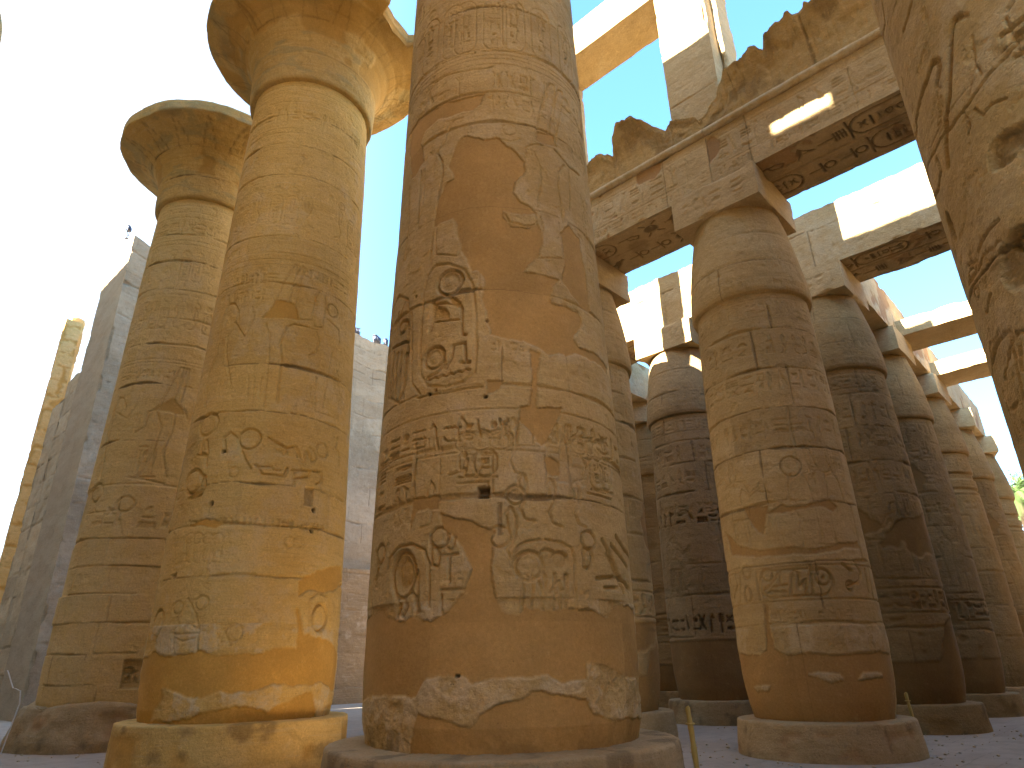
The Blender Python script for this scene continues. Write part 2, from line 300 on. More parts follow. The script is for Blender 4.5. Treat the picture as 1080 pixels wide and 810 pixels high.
# ------------------------------------------------------------------ materials
def node(nt, t, **k):
    n = nt.nodes.new(t)
    for a, b in k.items(): setattr(n, a, b)
    return n
def stone(name, colA, colB, plaster=(.36,.215,.10), mortar=(.10,.062,.033), pale=(.50,.42,.31), scale=1.0, bump=.8, tint=None):
    m = bpy.data.materials.new(name); m.use_nodes = True; nt = m.node_tree; L = nt.links
    b = nt.nodes['Principled BSDF']; b.inputs['Roughness'].default_value = .92; b.inputs['Specular IOR Level'].default_value = .12
    tc = node(nt, 'ShaderNodeTexCoord'); at = node(nt, 'ShaderNodeAttribute', attribute_name='surf'); sp = node(nt, 'ShaderNodeSeparateColor')
    L.new(at.outputs['Color'], sp.inputs[0])
    def noise(sc, det=6, rough=.6, dist=0, vec=None):
        n = node(nt, 'ShaderNodeTexNoise'); n.inputs['Scale'].default_value = sc*scale; n.inputs['Detail'].default_value = det
        n.inputs['Roughness'].default_value = rough; n.inputs['Distortion'].default_value = dist; L.new(vec or tc.outputs['Object'], n.inputs['Vector']); return n
    def ramp(src, a, b_):
        r = node(nt, 'ShaderNodeMapRange', interpolation_type='SMOOTHSTEP'); r.inputs['From Min'].default_value = a; r.inputs['From Max'].default_value = b_; L.new(src, r.inputs['Value']); return r.outputs[0]
    def mix(f, A, B, mode='MIX'):
        n = node(nt, 'ShaderNodeMix', data_type='RGBA', blend_type=mode)
        if isinstance(f, float): n.inputs['Factor'].default_value = f
        else: L.new(f, n.inputs['Factor'])
        for v, i in ((A, 'A'), (B, 'B')):
            if isinstance(v, tuple): n.inputs[i].default_value = (*v, 1)
            else: L.new(v, n.inputs[i])
        return n.outputs['Result']
    def math_(op, a, b_=None):
        n = node(nt, 'ShaderNodeMath', operation=op)
        for v, i in ((a, 0), (b_, 1)):
            if v is None: continue
            if isinstance(v, (int, float)): n.inputs[i].default_value = v
            else: L.new(v, n.inputs[i])
        return n.outputs[0]
    mp = node(nt, 'ShaderNodeMapping'); mp.inputs['Scale'].default_value = (1, 1, 2.6); L.new(tc.outputs['Object'], mp.inputs[0])
    n1 = noise(.55, 7, .62, .6, mp.outputs[0]); n2 = noise(3.2, 6, .65); n3_ = noise(26, 4, .7); n4 = noise(1.6, 5, .6, 1.2)
    c = mix(ramp(n1.outputs[0], .34, .66), colA, colB)
    c = mix(math_('MULTIPLY', ramp(n2.outputs[0], .55, .8), .5), c, pale)
    c = mix(math_('MULTIPLY', ramp(n4.outputs[0], .56, .78), .42), c, tuple(x*.55 for x in colA))
    ms = node(nt, 'ShaderNodeMapping'); ms.inputs['Scale'].default_value = (.6, .6, 9); L.new(tc.outputs['Object'], ms.inputs[0])
    ns = noise(2.2, 6, .7, .3, ms.outputs[0]); c = mix(math_('MULTIPLY', ramp(ns.outputs[0], .5, .68), .38), c, tuple(x*.72 for x in colA)); c = mix(math_('MULTIPLY', ramp(ns.outputs[0], .47, .32), .30), c, pale)
    if tint: c = mix(math_('MULTIPLY', ramp(noise(1.1, 4, .5, .4, mp.outputs[0]).outputs[0], .5, .62), .6), c, tint)
    pc = mix(ramp(noise(.8, 6, .6, .5).outputs[0], .3, .7), plaster, tuple(x*.80 for x in plaster))
    pc = mix(math_('MULTIPLY', ramp(noise(2.4, 6, .6, .8).outputs[0], .58, .75), .35), pc, tuple(x*1.3 for x in plaster))
    c = mix(math_('MULTIPLY', at.outputs['Alpha'], ramp(n2.outputs[0], .36, .6)), c, pale)
    c = mix(sp.outputs[0], c, pc)
    c = mix(math_('MULTIPLY', sp.outputs[1], .85), c, mortar)
    n5 = noise(7.5, 8, .74, .5); n6 = noise(70, 3, .7)
    vs = node(nt, 'ShaderNodeTexVoronoi'); vs.inputs['Scale'].default_value = 9*scale; vs.inputs['Randomness'].default_value = 1; L.new(tc.outputs['Object'], vs.inputs['Vector'])
    keep = math_('SUBTRACT', 1.0, math_('MULTIPLY', sp.outputs[0], .6))
    c = mix(math_('MULTIPLY', math_('MULTIPLY', ramp(n5.outputs[0], .56, .72), .5), keep), c, tuple(x*.55 for x in colA))
    c = mix(math_('MULTIPLY', math_('MULTIPLY', ramp(n5.outputs[0], .46, .30), .45), keep), c, tuple(min(1, x*1.35) for x in colB))
    c = mix(math_('MULTIPLY', math_('MULTIPLY', ramp(vs.outputs['Distance'], .10, .04), ramp(n4.outputs[0], .48, .6)), .7), c, tuple(x*.35 for x in colA))
    tv = math_('ADD', math_('MULTIPLY', sp.outputs[2], .28), 1.0)
    tv = math_('MULTIPLY', tv, math_('ADD', math_('MULTIPLY', n6.outputs[0], .4), .8))
    tv = math_('MULTIPLY', tv, math_('ADD', math_('MULTIPLY', n3_.outputs[0], .55), .72))
    cm = node(nt, 'ShaderNodeVectorMath', operation='SCALE'); L.new(c, cm.inputs[0]); L.new(tv, cm.inputs['Scale'])
    L.new(cm.outputs[0], b.inputs['Base Color'])
    bp = node(nt, 'ShaderNodeBump'); bp.inputs['Strength'].default_value = bump; bp.inputs['Distance'].default_value = .028
    vor = node(nt, 'ShaderNodeTexVoronoi'); vor.inputs['Scale'].default_value = 22*scale; L.new(tc.outputs['Object'], vor.inputs['Vector'])
    hs = math_('ADD', math_('MULTIPLY', noise(14, 8, .72).outputs[0], .8), math_('MULTIPLY', n3_.outputs[0], .35))
    hs = math_('SUBTRACT', hs, math_('MULTIPLY', ramp(vor.outputs['Distance'], .26, .05), .22)); hs = math_('ADD', hs, math_('MULTIPLY', noise(5, 7, .68).outputs[0], 1.6))
    hs = math_('MULTIPLY', hs, math_('SUBTRACT', 1.0, math_('MULTIPLY', sp.outputs[0], .72)))
    L.new(hs, bp.inputs['Height']); L.new(bp.outputs[0], b.inputs['Normal'])
    return m
M = {}
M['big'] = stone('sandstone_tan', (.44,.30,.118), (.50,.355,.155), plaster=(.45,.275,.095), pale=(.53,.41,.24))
M['gold_bounce'] = stone('sandstone_bounce_gold', (.60,.378,.108), (.65,.435,.148), plaster=(.59,.33,.072), pale=(.60,.46,.25))  # base colour deepened to carry warm sunlight bounced onto this column
M['far'] = stone('sandstone_ochre_dull', (.57,.39,.145), (.62,.445,.185), plaster=(.50,.32,.10), pale=(.58,.45,.26))
M['small'] = stone('sandstone_brown', (.39,.265,.112), (.45,.32,.15), plaster=(.37,.22,.08), pale=(.47,.36,.21))
M['dim'] = stone('sandstone_hall_shade', (.265,.172,.072), (.31,.212,.095), plaster=(.25,.15,.055), pale=(.31,.23,.13))  # darker copy of the small-column stone, deep-hall shade put into its colour
M['mid'] = stone('sandstone_dusty_brown', (.32,.222,.11), (.37,.265,.14), plaster=(.27,.165,.07), pale=(.38,.29,.18))
M['beam'] = stone('sandstone_beam', (.42,.305,.155), (.48,.36,.20), pale=(.50,.41,.27))
M['capital'] = stone('sandstone_painted_capital', (.50,.33,.11), (.53,.37,.145), plaster=(.47,.285,.08), tint=(.33,.28,.14), pale=(.56,.44,.25))
M['wall'] = stone('sandstone_grey', (.295,.218,.135), (.34,.262,.17), pale=(.38,.30,.20), bump=.5)
M['passage'] = stone('sandstone_passage', (.36,.262,.15), (.41,.31,.185), pale=(.42,.34,.23))
M['lowwall'] = stone('sandstone_low_wall', (.27,.185,.10), (.31,.22,.125))
M['base'] = stone('sandstone_base', (.35,.245,.12), (.40,.29,.155), mortar=(.06,.045,.03), pale=(.46,.36,.23))
M['pier'] = stone('mortared_masonry', (.64,.40,.14), (.68,.45,.18), plaster=(.56,.31,.08), pale=(.68,.5,.26))
def flat(name, col, rough=.6, metal=0, spec=.4):
    m = bpy.data.materials.new(name); m.use_nodes = True; b = m.node_tree.nodes['Principled BSDF']
    n = m.node_tree.nodes.new('ShaderNodeTexNoise'); n.inputs['Scale'].default_value = 9; n.inputs['Detail'].default_value = 5
    r = m.node_tree.nodes.new('ShaderNodeMix'); r.data_type = 'RGBA'; m.node_tree.links.new(n.outputs[0], r.inputs['Factor'])
    r.inputs['A'].default_value = (*[x*.75 for x in col], 1); r.inputs['B'].default_value = (*[min(1, x*1.25) for x in col], 1)
    m.node_tree.links.new(r.outputs['Result'], b.inputs['Base Color'])
    b.inputs['Roughness'].default_value = rough; b.inputs['Metallic'].default_value = metal; b.inputs['Specular IOR Level'].default_value = spec; return m
M['post'] = flat('yellow_wood', (.42,.28,.07), .7)
M['lamp'] = flat('dark_metal', (.05,.06,.09), .5, .4)
M['glass'] = flat('lamp_glass', (.35,.40,.48), .15, 0, .8)
M['leaf'] = flat('palm_green', (.07,.12,.03), .7)
M['bark'] = flat('palm_bark', (.14,.10,.06), .9)
M['cable'] = flat('pale_cable', (.5,.46,.4), .6)
def ground_mat():
    m = bpy.data.materials.new('dusty_paving'); m.use_nodes = True; nt = m.node_tree; L = nt.links; b = nt.nodes['Principled BSDF']; b.inputs['Roughness'].default_value = .95
    b.inputs['Specular IOR Level'].default_value = .1
    tc = node(nt, 'ShaderNodeTexCoord')
    br = node(nt, 'ShaderNodeTexBrick'); br.inputs['Scale'].default_value = .55; br.inputs['Mortar Size'].default_value = .012; br.inputs['Mortar Smooth'].default_value = .4
    br.inputs['Color1'].default_value = (.29,.235,.18,1); br.inputs['Color2'].default_value = (.33,.27,.205,1); br.inputs['Mortar'].default_value = (.26,.21,.16,1)
    nz = node(nt, 'ShaderNodeTexNoise'); nz.inputs['Scale'].default_value = .7; nz.inputs['Detail'].default_value = 8
    ad = node(nt, 'ShaderNodeMix', data_type='RGBA', blend_type='LINEAR_LIGHT'); ad.inputs['Factor'].default_value = .12
    L.new(tc.outputs['Object'], ad.inputs['A']); L.new(nz.outputs['Color'], ad.inputs['B']); L.new(tc.outputs['Object'], nz.inputs['Vector'])
    L.new(ad.outputs['Result'], br.inputs['Vector'])
    n2 = node(nt, 'ShaderNodeTexNoise'); n2.inputs['Scale'].default_value = 2.3; n2.inputs['Detail'].default_value = 9; n2.inputs['Roughness'].default_value = .7; L.new(tc.outputs['Object'], n2.inputs['Vector'])
    r = node(nt, 'ShaderNodeMapRange'); r.inputs['From Min'].default_value = .42; r.inputs['From Max'].default_value = .6; L.new(n2.outputs[0], r.inputs['Value'])
    mm = node(nt, 'ShaderNodeMix', data_type='RGBA'); L.new(r.outputs[0], mm.inputs['Factor']); L.new(br.outputs['Color'], mm.inputs['A']); mm.inputs['B'].default_value = (.35,.285,.22,1)
    L.new(mm.outputs['Result'], b.inputs['Base Color'])
    bp = node(nt, 'ShaderNodeBump'); bp.inputs['Strength'].default_value = .6; bp.inputs['Distance'].default_value = .04; L.new(n2.outputs[0], bp.inputs['Height']); L.new(bp.outputs[0], b.inputs['Normal'])
    return m
M['ground'] = ground_mat()
# ------------------------------------------------------------------ mesh helpers
def mesh_from(name, V, F, surf=None, smooth=True):
    me = bpy.data.meshes.new(name); V = np.asarray(V, np.float32).reshape(-1, 3); F = np.asarray(F, np.int32)
    me.vertices.add(len(V)); me.vertices.foreach_set('co', V.ravel())
    k = F.shape[1]; me.loops.add(F.size); me.loops.foreach_set('vertex_index', F.ravel())
    me.polygons.add(len(F)); me.polygons.foreach_set('loop_start', np.arange(len(F), dtype=np.int32)*k)
    me.update(calc_edges=True)
    if smooth: me.polygons.foreach_set('use_smooth', np.ones(len(F), bool))
    if surf is not None:
        a = me.attributes.new('surf', 'FLOAT_COLOR', 'POINT'); a.data.foreach_set('color', np.asarray(surf, np.float32).ravel())
    me.validate(); return me
def obj(name, me, mat, parent=None, loc=None):
    if not me.materials: me.materials.append(mat)
    o = bpy.data.objects.new(name, me); C.objects.link(o)
    if parent: o.parent = parent
    if loc: o.location = loc
    return o
def tag(o, label=None, cat=None, group=None, kind=None):
    if label: o['label'] = label
    if cat: o['category'] = cat
    if group: o['group'] = group
    if kind or cat: o['kind'] = kind or 'thing'
    return o
def thing(name, label, cat, loc=(0,0,0), group=None, rz=0):
    o = bpy.data.objects.new(name, None); C.objects.link(o); o.location = loc; o.rotation_euler.z = rz; o.empty_display_size = .3
    return tag(o, label, cat, group)
def dup(root, loc, label, rz=0, group=None):
    r = root.copy(); C.objects.link(r); r.location = loc; r.rotation_euler.z = rz; r['label'] = label
    if group: r['group'] = group
    for ch in list(root.children):
        c = ch.copy(); C.objects.link(c); c.parent = r
        for g in ch.children:
            d = g.copy(); C.objects.link(d); d.parent = c
    return r
def grid_faces(nr, nc, wrap, off=0):
    i = np.arange(nr-1)[:, None]; j = np.arange(nc if wrap else nc-1)[None, :]; j2 = (j+1) % nc
    return (np.stack([i*nc+j, i*nc+j2, (i+1)*nc+j2, (i+1)*nc+j], -1).reshape(-1, 4)+off)
def angles(fine, du, R, coarse=24):
    n = max(8, int(2*fine*R/du)); a = np.linspace(-fine, fine, n)
    b = np.linspace(fine, 2*math.pi-fine, coarse+2)[1:-1]
    return np.concatenate([a, b])            # right half of the back continues past +fine
def lathe(name, rr, zz, th, th0, disp, attr, cap=False):
    """rows rr,zz ; columns th (+th0) ; disp outward normal displacement"""
    rr = np.asarray(rr, float); zz = np.asarray(zz, float)
    if rr.ndim == 1: rr = np.repeat(rr[:, None], len(th), 1)
    if zz.ndim == 1: zz = np.repeat(zz[:, None], len(th), 1)
    dr = np.gradient(rr, axis=0); dz = np.gradient(zz, axis=0); L = np.sqrt(dr**2+dz**2)+1e-9
    R2 = rr+disp*dz/L; Z2 = zz-disp*dr/L
    P = np.stack([R2*np.cos(th+th0)[None, :], R2*np.sin(th+th0)[None, :], Z2], -1).reshape(-1, 3)
    F = grid_faces(rr.shape[0], len(th), True); A = attr.reshape(-1, 4)
    return mesh_from(name, P, F, A)
BIG = ([.70, .78, 1.0, 1.7, 3.6, 5.5, 8, 13.9, 15.4, 15.62], [1.70, 1.71, 1.76, 1.79, 1.765, 1.72, 1.645, 1.55, 1.50, 1.49])
SMALL = ([.55, .62, .9, 1.3, 1.7, 3, 5, 6.6, 8.6, 9.15], [1.225, 1.24, 1.30, 1.35, 1.365, 1.365, 1.355, 1.335, 1.285, 1.26])
class Col:
    def __init__(s, cx, cy, prof, k=1.0):
        s.cx, s.cy, s.prof, s.k = cx, cy, prof, k; s.th0 = math.atan2(-cy, -cx); s.R = prof[1][5]*k
    def r(s, z): return np.interp(z, s.prof[0], s.prof[1])*s.k
    def on(s, px, py):
        d = ray(px, py); z = 5.0
        for _ in range(6):
            R = float(s.r(z)); a = d.x**2+d.y**2; b = -2*(d.x*s.cx+d.y*s.cy); c = s.cx**2+s.cy**2-R*R; D = b*b-4*a*c
            t = (-b-math.sqrt(max(D, 0)))/2/a; z = EYE+t*d.z
        x, y = t*d.x-s.cx, t*d.y-s.cy
        th = math.atan2(y, x)-s.th0; th = (th+math.pi) % (2*math.pi)-math.pi
        return (th*s.R, z)
    def P(s, *pts): return [s.on(*p) for p in pts]
def base_mesh(r, h, seed, n=160, rough=.0, taper=.06, col=None):
    """drum base: bevelled edge, uneven wall; origin at its foot"""
    th = np.linspace(0, 2*math.pi, n, endpoint=False)
    prof = [(r, -.05), (r, h*.2), (r-taper*.3, h*.5), (r-taper*.6, h*.8), (r-taper*.8, h-.04), (r-taper, h-.01), (r-taper-.03, h), (r-.3, h+.004), (r*.7, h+.01), (r*.4, h+.01), (.02, h+.01)]
    fine = []
    for (a, b), (c, d) in zip(prof[:-1], prof[1:]):
        k = max(1, int(math.hypot(c-a, d-b)/.045)); fine += [(a+(c-a)*i/k, b+(d-b)*i/k) for i in range(k)]
    fine.append(prof[-1]); rr = np.array([p[0] for p in fine]); zz = np.array([p[1] for p in fine])
    u = th*r; v = np.concatenate([[0], np.cumsum(np.hypot(np.diff(rr), np.diff(zz)))])
    g = Relief(u, v); g.patches_noise(1.5, .15, .1, h*.85, seed+3, 'pl', .8); g.patches_noise(2.2, .25, 0, 9, seed+5, 'di', .5, .2)
    for k in range(5): g.joint_v(r*(k*1.25+.4+seed % 1), 0, h, .014, .02, seed+k)
    d = g.finish(seed, .008, .02+rough*.2)
    if rough:
        d += (fbm(u, v, .8, 5, seed+50)*rough+np.minimum(fbm(u, v, 2.2, 4, seed+51), .1)*rough*.7).astype(np.float32)
    return lathe('base', rr, zz, th, 0, d, g.attr())
def zrows(z0, z1, dz, z2=None, dz2=.12):
    a = np.arange(z0, z1, dz)
    if z2: a = np.concatenate([a, np.arange(a[-1]+dz2, z2, dz2), [z2]])
    return a
def shaft(name, col, th, zs, deco, seed, mat, parent, th0=None, grain=.004, big=.010, **fk):
    u = th*col.R; g = Relief(u, zs); deco(g)
    d = g.finish(seed, grain, big, **fk)
    me = lathe(name, col.r(zs), zs, th, col.th0 if th0 is None else th0, d, g.attr())
    return obj(name, me, mat, parent)
def courses(g, zl, rnd, R, seed, w=.014, d=.018, vper=3, tone=.5):
    us = {}
    for i, z in enumerate(zl):
        g.joint_h(z, w, d, seed+i)
    ext = [g.v[0]-.1]+list(zl)+[g.v[-1]+.1]
    for i, (a, b) in enumerate(zip(ext[:-1], ext[1:])):
        o = rnd.uniform(0, 2*math.pi*R/vper); us[i] = sorted([-math.pi*R+o+k*2*math.pi*R/vper+rnd.uniform(-.3, .3) for k in range(vper+2)])
        for u in us[i]: g.joint_v(u, a, b, w*.85, d*.9, seed+i)
    g.tones(ext, lambda i: us[i], tone)
def bell(name, col, th, seed, mat, parent, z0=15.62, rim=None, scale=1.0, dv=.03, th0=None):
    prof = [(1.47,0),(1.60,.02),(1.635,.08),(1.66,.35),(1.675,.8),(1.72,1.15),(1.81,1.45),(1.97,1.72),(2.2,1.93),(2.5,2.09),(2.8,2.20),(3.0,2.27),(3.04,2.30),(3.04,2.64),(3.0,2.68),(2.6,2.69),(1.2,2.70)]
    pts = []
    for (a, b), (c, d) in zip(prof[:-1], prof[1:]):
        k = max(1, int(math.hypot(c-a, d-b)/dv)); pts += [(a+(c-a)*i/k, b+(d-b)*i/k) for i in range(k)]
    pts.append(prof[-1]); rr = np.array([p[0] for p in pts])*scale; zz = np.array([p[1] for p in pts])*scale+z0
    v = np.concatenate([[0], np.cumsum(np.hypot(np.diff(rr), np.diff(zz)))])
    u = th*1.7; g = Relief(u, v); rnd = random.Random(seed)
    L = 2*math.pi*1.7
    for k in range(16):                                     # papyrus sepals at the foot, stems above
        x = -L/2+L*k/16
        g.line([(x, .08), (x+L/32, .85), (x+L/16, .08)], .022, .007, paint=.15); g.line([(x+L/32, .3), (x+L/32, 2.6)], .022, .012); g.line([(x, .9), (x+.02, 3.2)], .02, .010); g.line([(x+L/64, 1.9), (x+L/32, 3.0), (x+L*3/64, 1.9)], .03, .014, paint=.45)
        cartouche(g, x+L/64, 1.15, L/32, .75, .008, .016, rnd)
    g.line([(-L, 1.05), (L, 1.05)], .02, .008)
    for i, vv in enumerate((.95, 1.95)): g.joint_h(vv, .012, .014, seed+i, amp=.05)
    for k in range(4): g.joint_v(-L/2+L*(k+.37)/4, 1.9, 5, .02, .03, seed+k)
    g.patches_noise(.9, .10, 1.0, 3.2, seed+7, 'pl', .8, .1); g.patches_noise(1.2, .2, 2.3, 3.4, seed+8, 'di', .35, .3)
    d = g.finish(seed, .005, .014)
    d = d+np.where(v[:, None] > 2.2, fbm(u, v, 1.5, 4, seed+70)*.05, 0).astype(np.float32)
    RR = np.repeat(rr[:, None], len(th), 1)
    if rim is not None:
        lim = rim(th)[None, :]; RR = np.minimum(RR, lim+.0*RR)
    me = lathe(name, RR, zz, th, col.th0 if th0 is None else th0, d, g.attr()); return obj(name, me, mat, parent)
def bud(name, col, th, seed, mat, parent, z0=9.15, dv=.03, th0=None, lod=False):
    prof = [(1.25,0),(1.335,.03),(1.365,.12),(1.37,.3),(1.345,.55),(1.305,.9),(1.25,1.3),(1.175,1.75),(1.10,2.15),(1.03,2.5),(1.03,2.52)]
    pts = []
    for (a, b), (c, d) in zip(prof[:-1], prof[1:]):
        k = max(1, int(math.hypot(c-a, d-b)/dv)); pts += [(a+(c-a)*i/k, b+(d-b)*i/k) for i in range(k)]
    pts.append(prof[-1]); rr = np.array([p[0] for p in pts])*col.k; zz = np.array([p[1] for p in pts])+z0
    v = np.concatenate([[0], np.cumsum(np.hypot(np.diff(rr), np.diff(zz)))])
    u = th*1.25; g = Relief(u, v); rnd = random.Random(seed); L = 2*math.pi*1.25
    for vv in (.06, .42, .5): g.line([(-L, vv), (L, vv)], .02, .008)
    text_row(g, -L/2, L/2, .62, 1.05, .014, .02, rnd, borders=False)
    x = -L/2
    while x < L/2: g.line([(x, .08), (x, .4)], .014, .007); x += .14
    courses(g, [.9, 1.75], rnd, 1.25, seed, tone=.35)
    d = g.finish(seed, .005, .016)
    me = lathe(name, rr, zz, th, col.th0 if th0 is None else th0, d, g.attr()); return obj(name, me, mat, parent)
def panel(o, U, V, N, lu, lv, step, deco=None, seed=0, grain=.004, big=.01, tagn=None):
    """flat relief panel; returns verts, faces, attr. edges stay put so panels close"""
    nu = max(2, int(lu/step)+1); nv = max(2, int(lv/step)+1); u = np.linspace(0, lu, nu); v = np.linspace(0, lv, nv)
    g = Relief(u, v)
    if deco: deco(g)
    d = g.finish(seed, grain, big)
    fu = np.minimum(u, lu-u)[None, :]; fv = np.minimum(v, lv-v)[:, None]; e = sm(np.minimum(fu, fv)/.05)
    d = d*e
    o, U, V, N = map(np.array, (o, U, V, N))
    P = o[None, None, :]+u[None, :, None]*U+v[:, None, None]*V+d[..., None]*N
    return P.reshape(-1, 3), grid_faces(nv, nu, False), g.attr().reshape(-1, 4)
def block(name, mat, parent, lo, hi, step=.06, front=None, bottom=None, sides=None, seed=0, wob=.012, top=None, loc=None, chips=.03, steps=None, origin=None):
    """stone block between corners lo, hi (world axes): relief on -X ('front'), -Z ('bottom'), -Y ('sides') ; top(x,y) raises the top edge"""
    x0, y0, z0 = lo; x1, y1, z1 = hi; lx, ly, lz = x1-x0, y1-y0, z1-z0; cs = step if (step <= .06 and max(lx, ly, lz) < 6.5) else max(step*2.5, .09); VV = []; FF = []; AA = []; off = 0
    P = [panel((x0, y1, z0), (0, -1, 0), (0, 0, 1), (-1, 0, 0), ly, lz, step if front else cs, front, seed),
         panel((x0, y0, z0), (1, 0, 0), (0, 0, 1), (0, -1, 0), lx, lz, step if sides else cs, sides, seed+1),
         panel((x1, y0, z0), (0, 1, 0), (0, 0, 1), (1, 0, 0), ly, lz, cs, None, seed+2),
         panel((x1, y1, z0), (-1, 0, 0), (0, 0, 1), (0, 1, 0), lx, lz, cs, None, seed+3),
         panel((x0, y0, z1), (1, 0, 0), (0, 1, 0), (0, 0, 1), lx, ly, cs, None, seed+4),
         panel((x0, y1, z0), (1, 0, 0), (0, -1, 0), (0, 0, -1), lx, ly, step if bottom else cs, bottom, seed+5)]
    for v, f, a in P:
        VV.append(v); FF.append(f+off); AA.append(a); off += len(v)
    V = np.concatenate(VV)
    if top is not None:
        k = (V[:, 2]-z0)/lz; V[:, 2] += np.clip(k, 0, 1)**2*top(V[:, 0], V[:, 1])
    W = V*1.0
    for ax in range(3): V[:, ax] += n3(W, 1.9, seed+ax*7)*wob+n3(W, 5.0, seed+ax*5)*wob*.25
    # worn arrises: pull vertices close to two or more faces inwards
    dd = np.stack([W[:, 0]-x0, x1-W[:, 0], W[:, 1]-y0, y1-W[:, 1], W[:, 2]-z0, z1-W[:, 2]], -1)
    near = np.sort(np.abs(dd), axis=1)[:, 1]; cn = n3(W, 1.3, seed+3)+.35*n3(W, 3.7, seed+8)
    e = sm(1-near/.09)*np.clip(cn-.12, 0, 1)*chips*2.2; ctr = np.array([(x0+x1)/2, (y0+y1)/2, (z0+z1)/2]); dv = ctr-W
    dv[np.abs(dv) < .001] = 0; s_ = np.sign(dv); V = V+s_*e[:, None]*(np.sort(np.abs(dd), 1)[:, :1] < 1)*(np.abs(dd.reshape(-1, 3, 2)).min(-1) < .1)
    if origin is not None: V = V-np.array(origin)
    me = mesh_from(name, V, np.concatenate(FF), np.concatenate(AA)); return obj(name, me, mat, parent)
def join_box(bx):
    """list of (lo,hi) plain boxes -> verts, faces"""
    V = []; F = []
    for lo, hi in bx:
        k = len(V); V += [(x, y, z) for x in (lo[0], hi[0]) for y in (lo[1], hi[1]) for z in (lo[2], hi[2])]
        F += [[k+i for i in q] for q in ((0,1,3,2), (4,6,7,5), (0,4,5,1), (2,3,7,6), (0,2,6,4), (1,5,7,3))]
    return V, F
# ================================================================== SETTING
gm = mesh_from('ground', [(x, y, n) for y in (-1500, -60, -20, 0, 20, 40, 80, 1500) for x in (-1500, -60, -20, 0, 20, 40, 80, 1500) for n in (0,)],
               grid_faces(8, 8, False), None, False)
tag(obj('ground', gm, M['ground']), kind='structure')
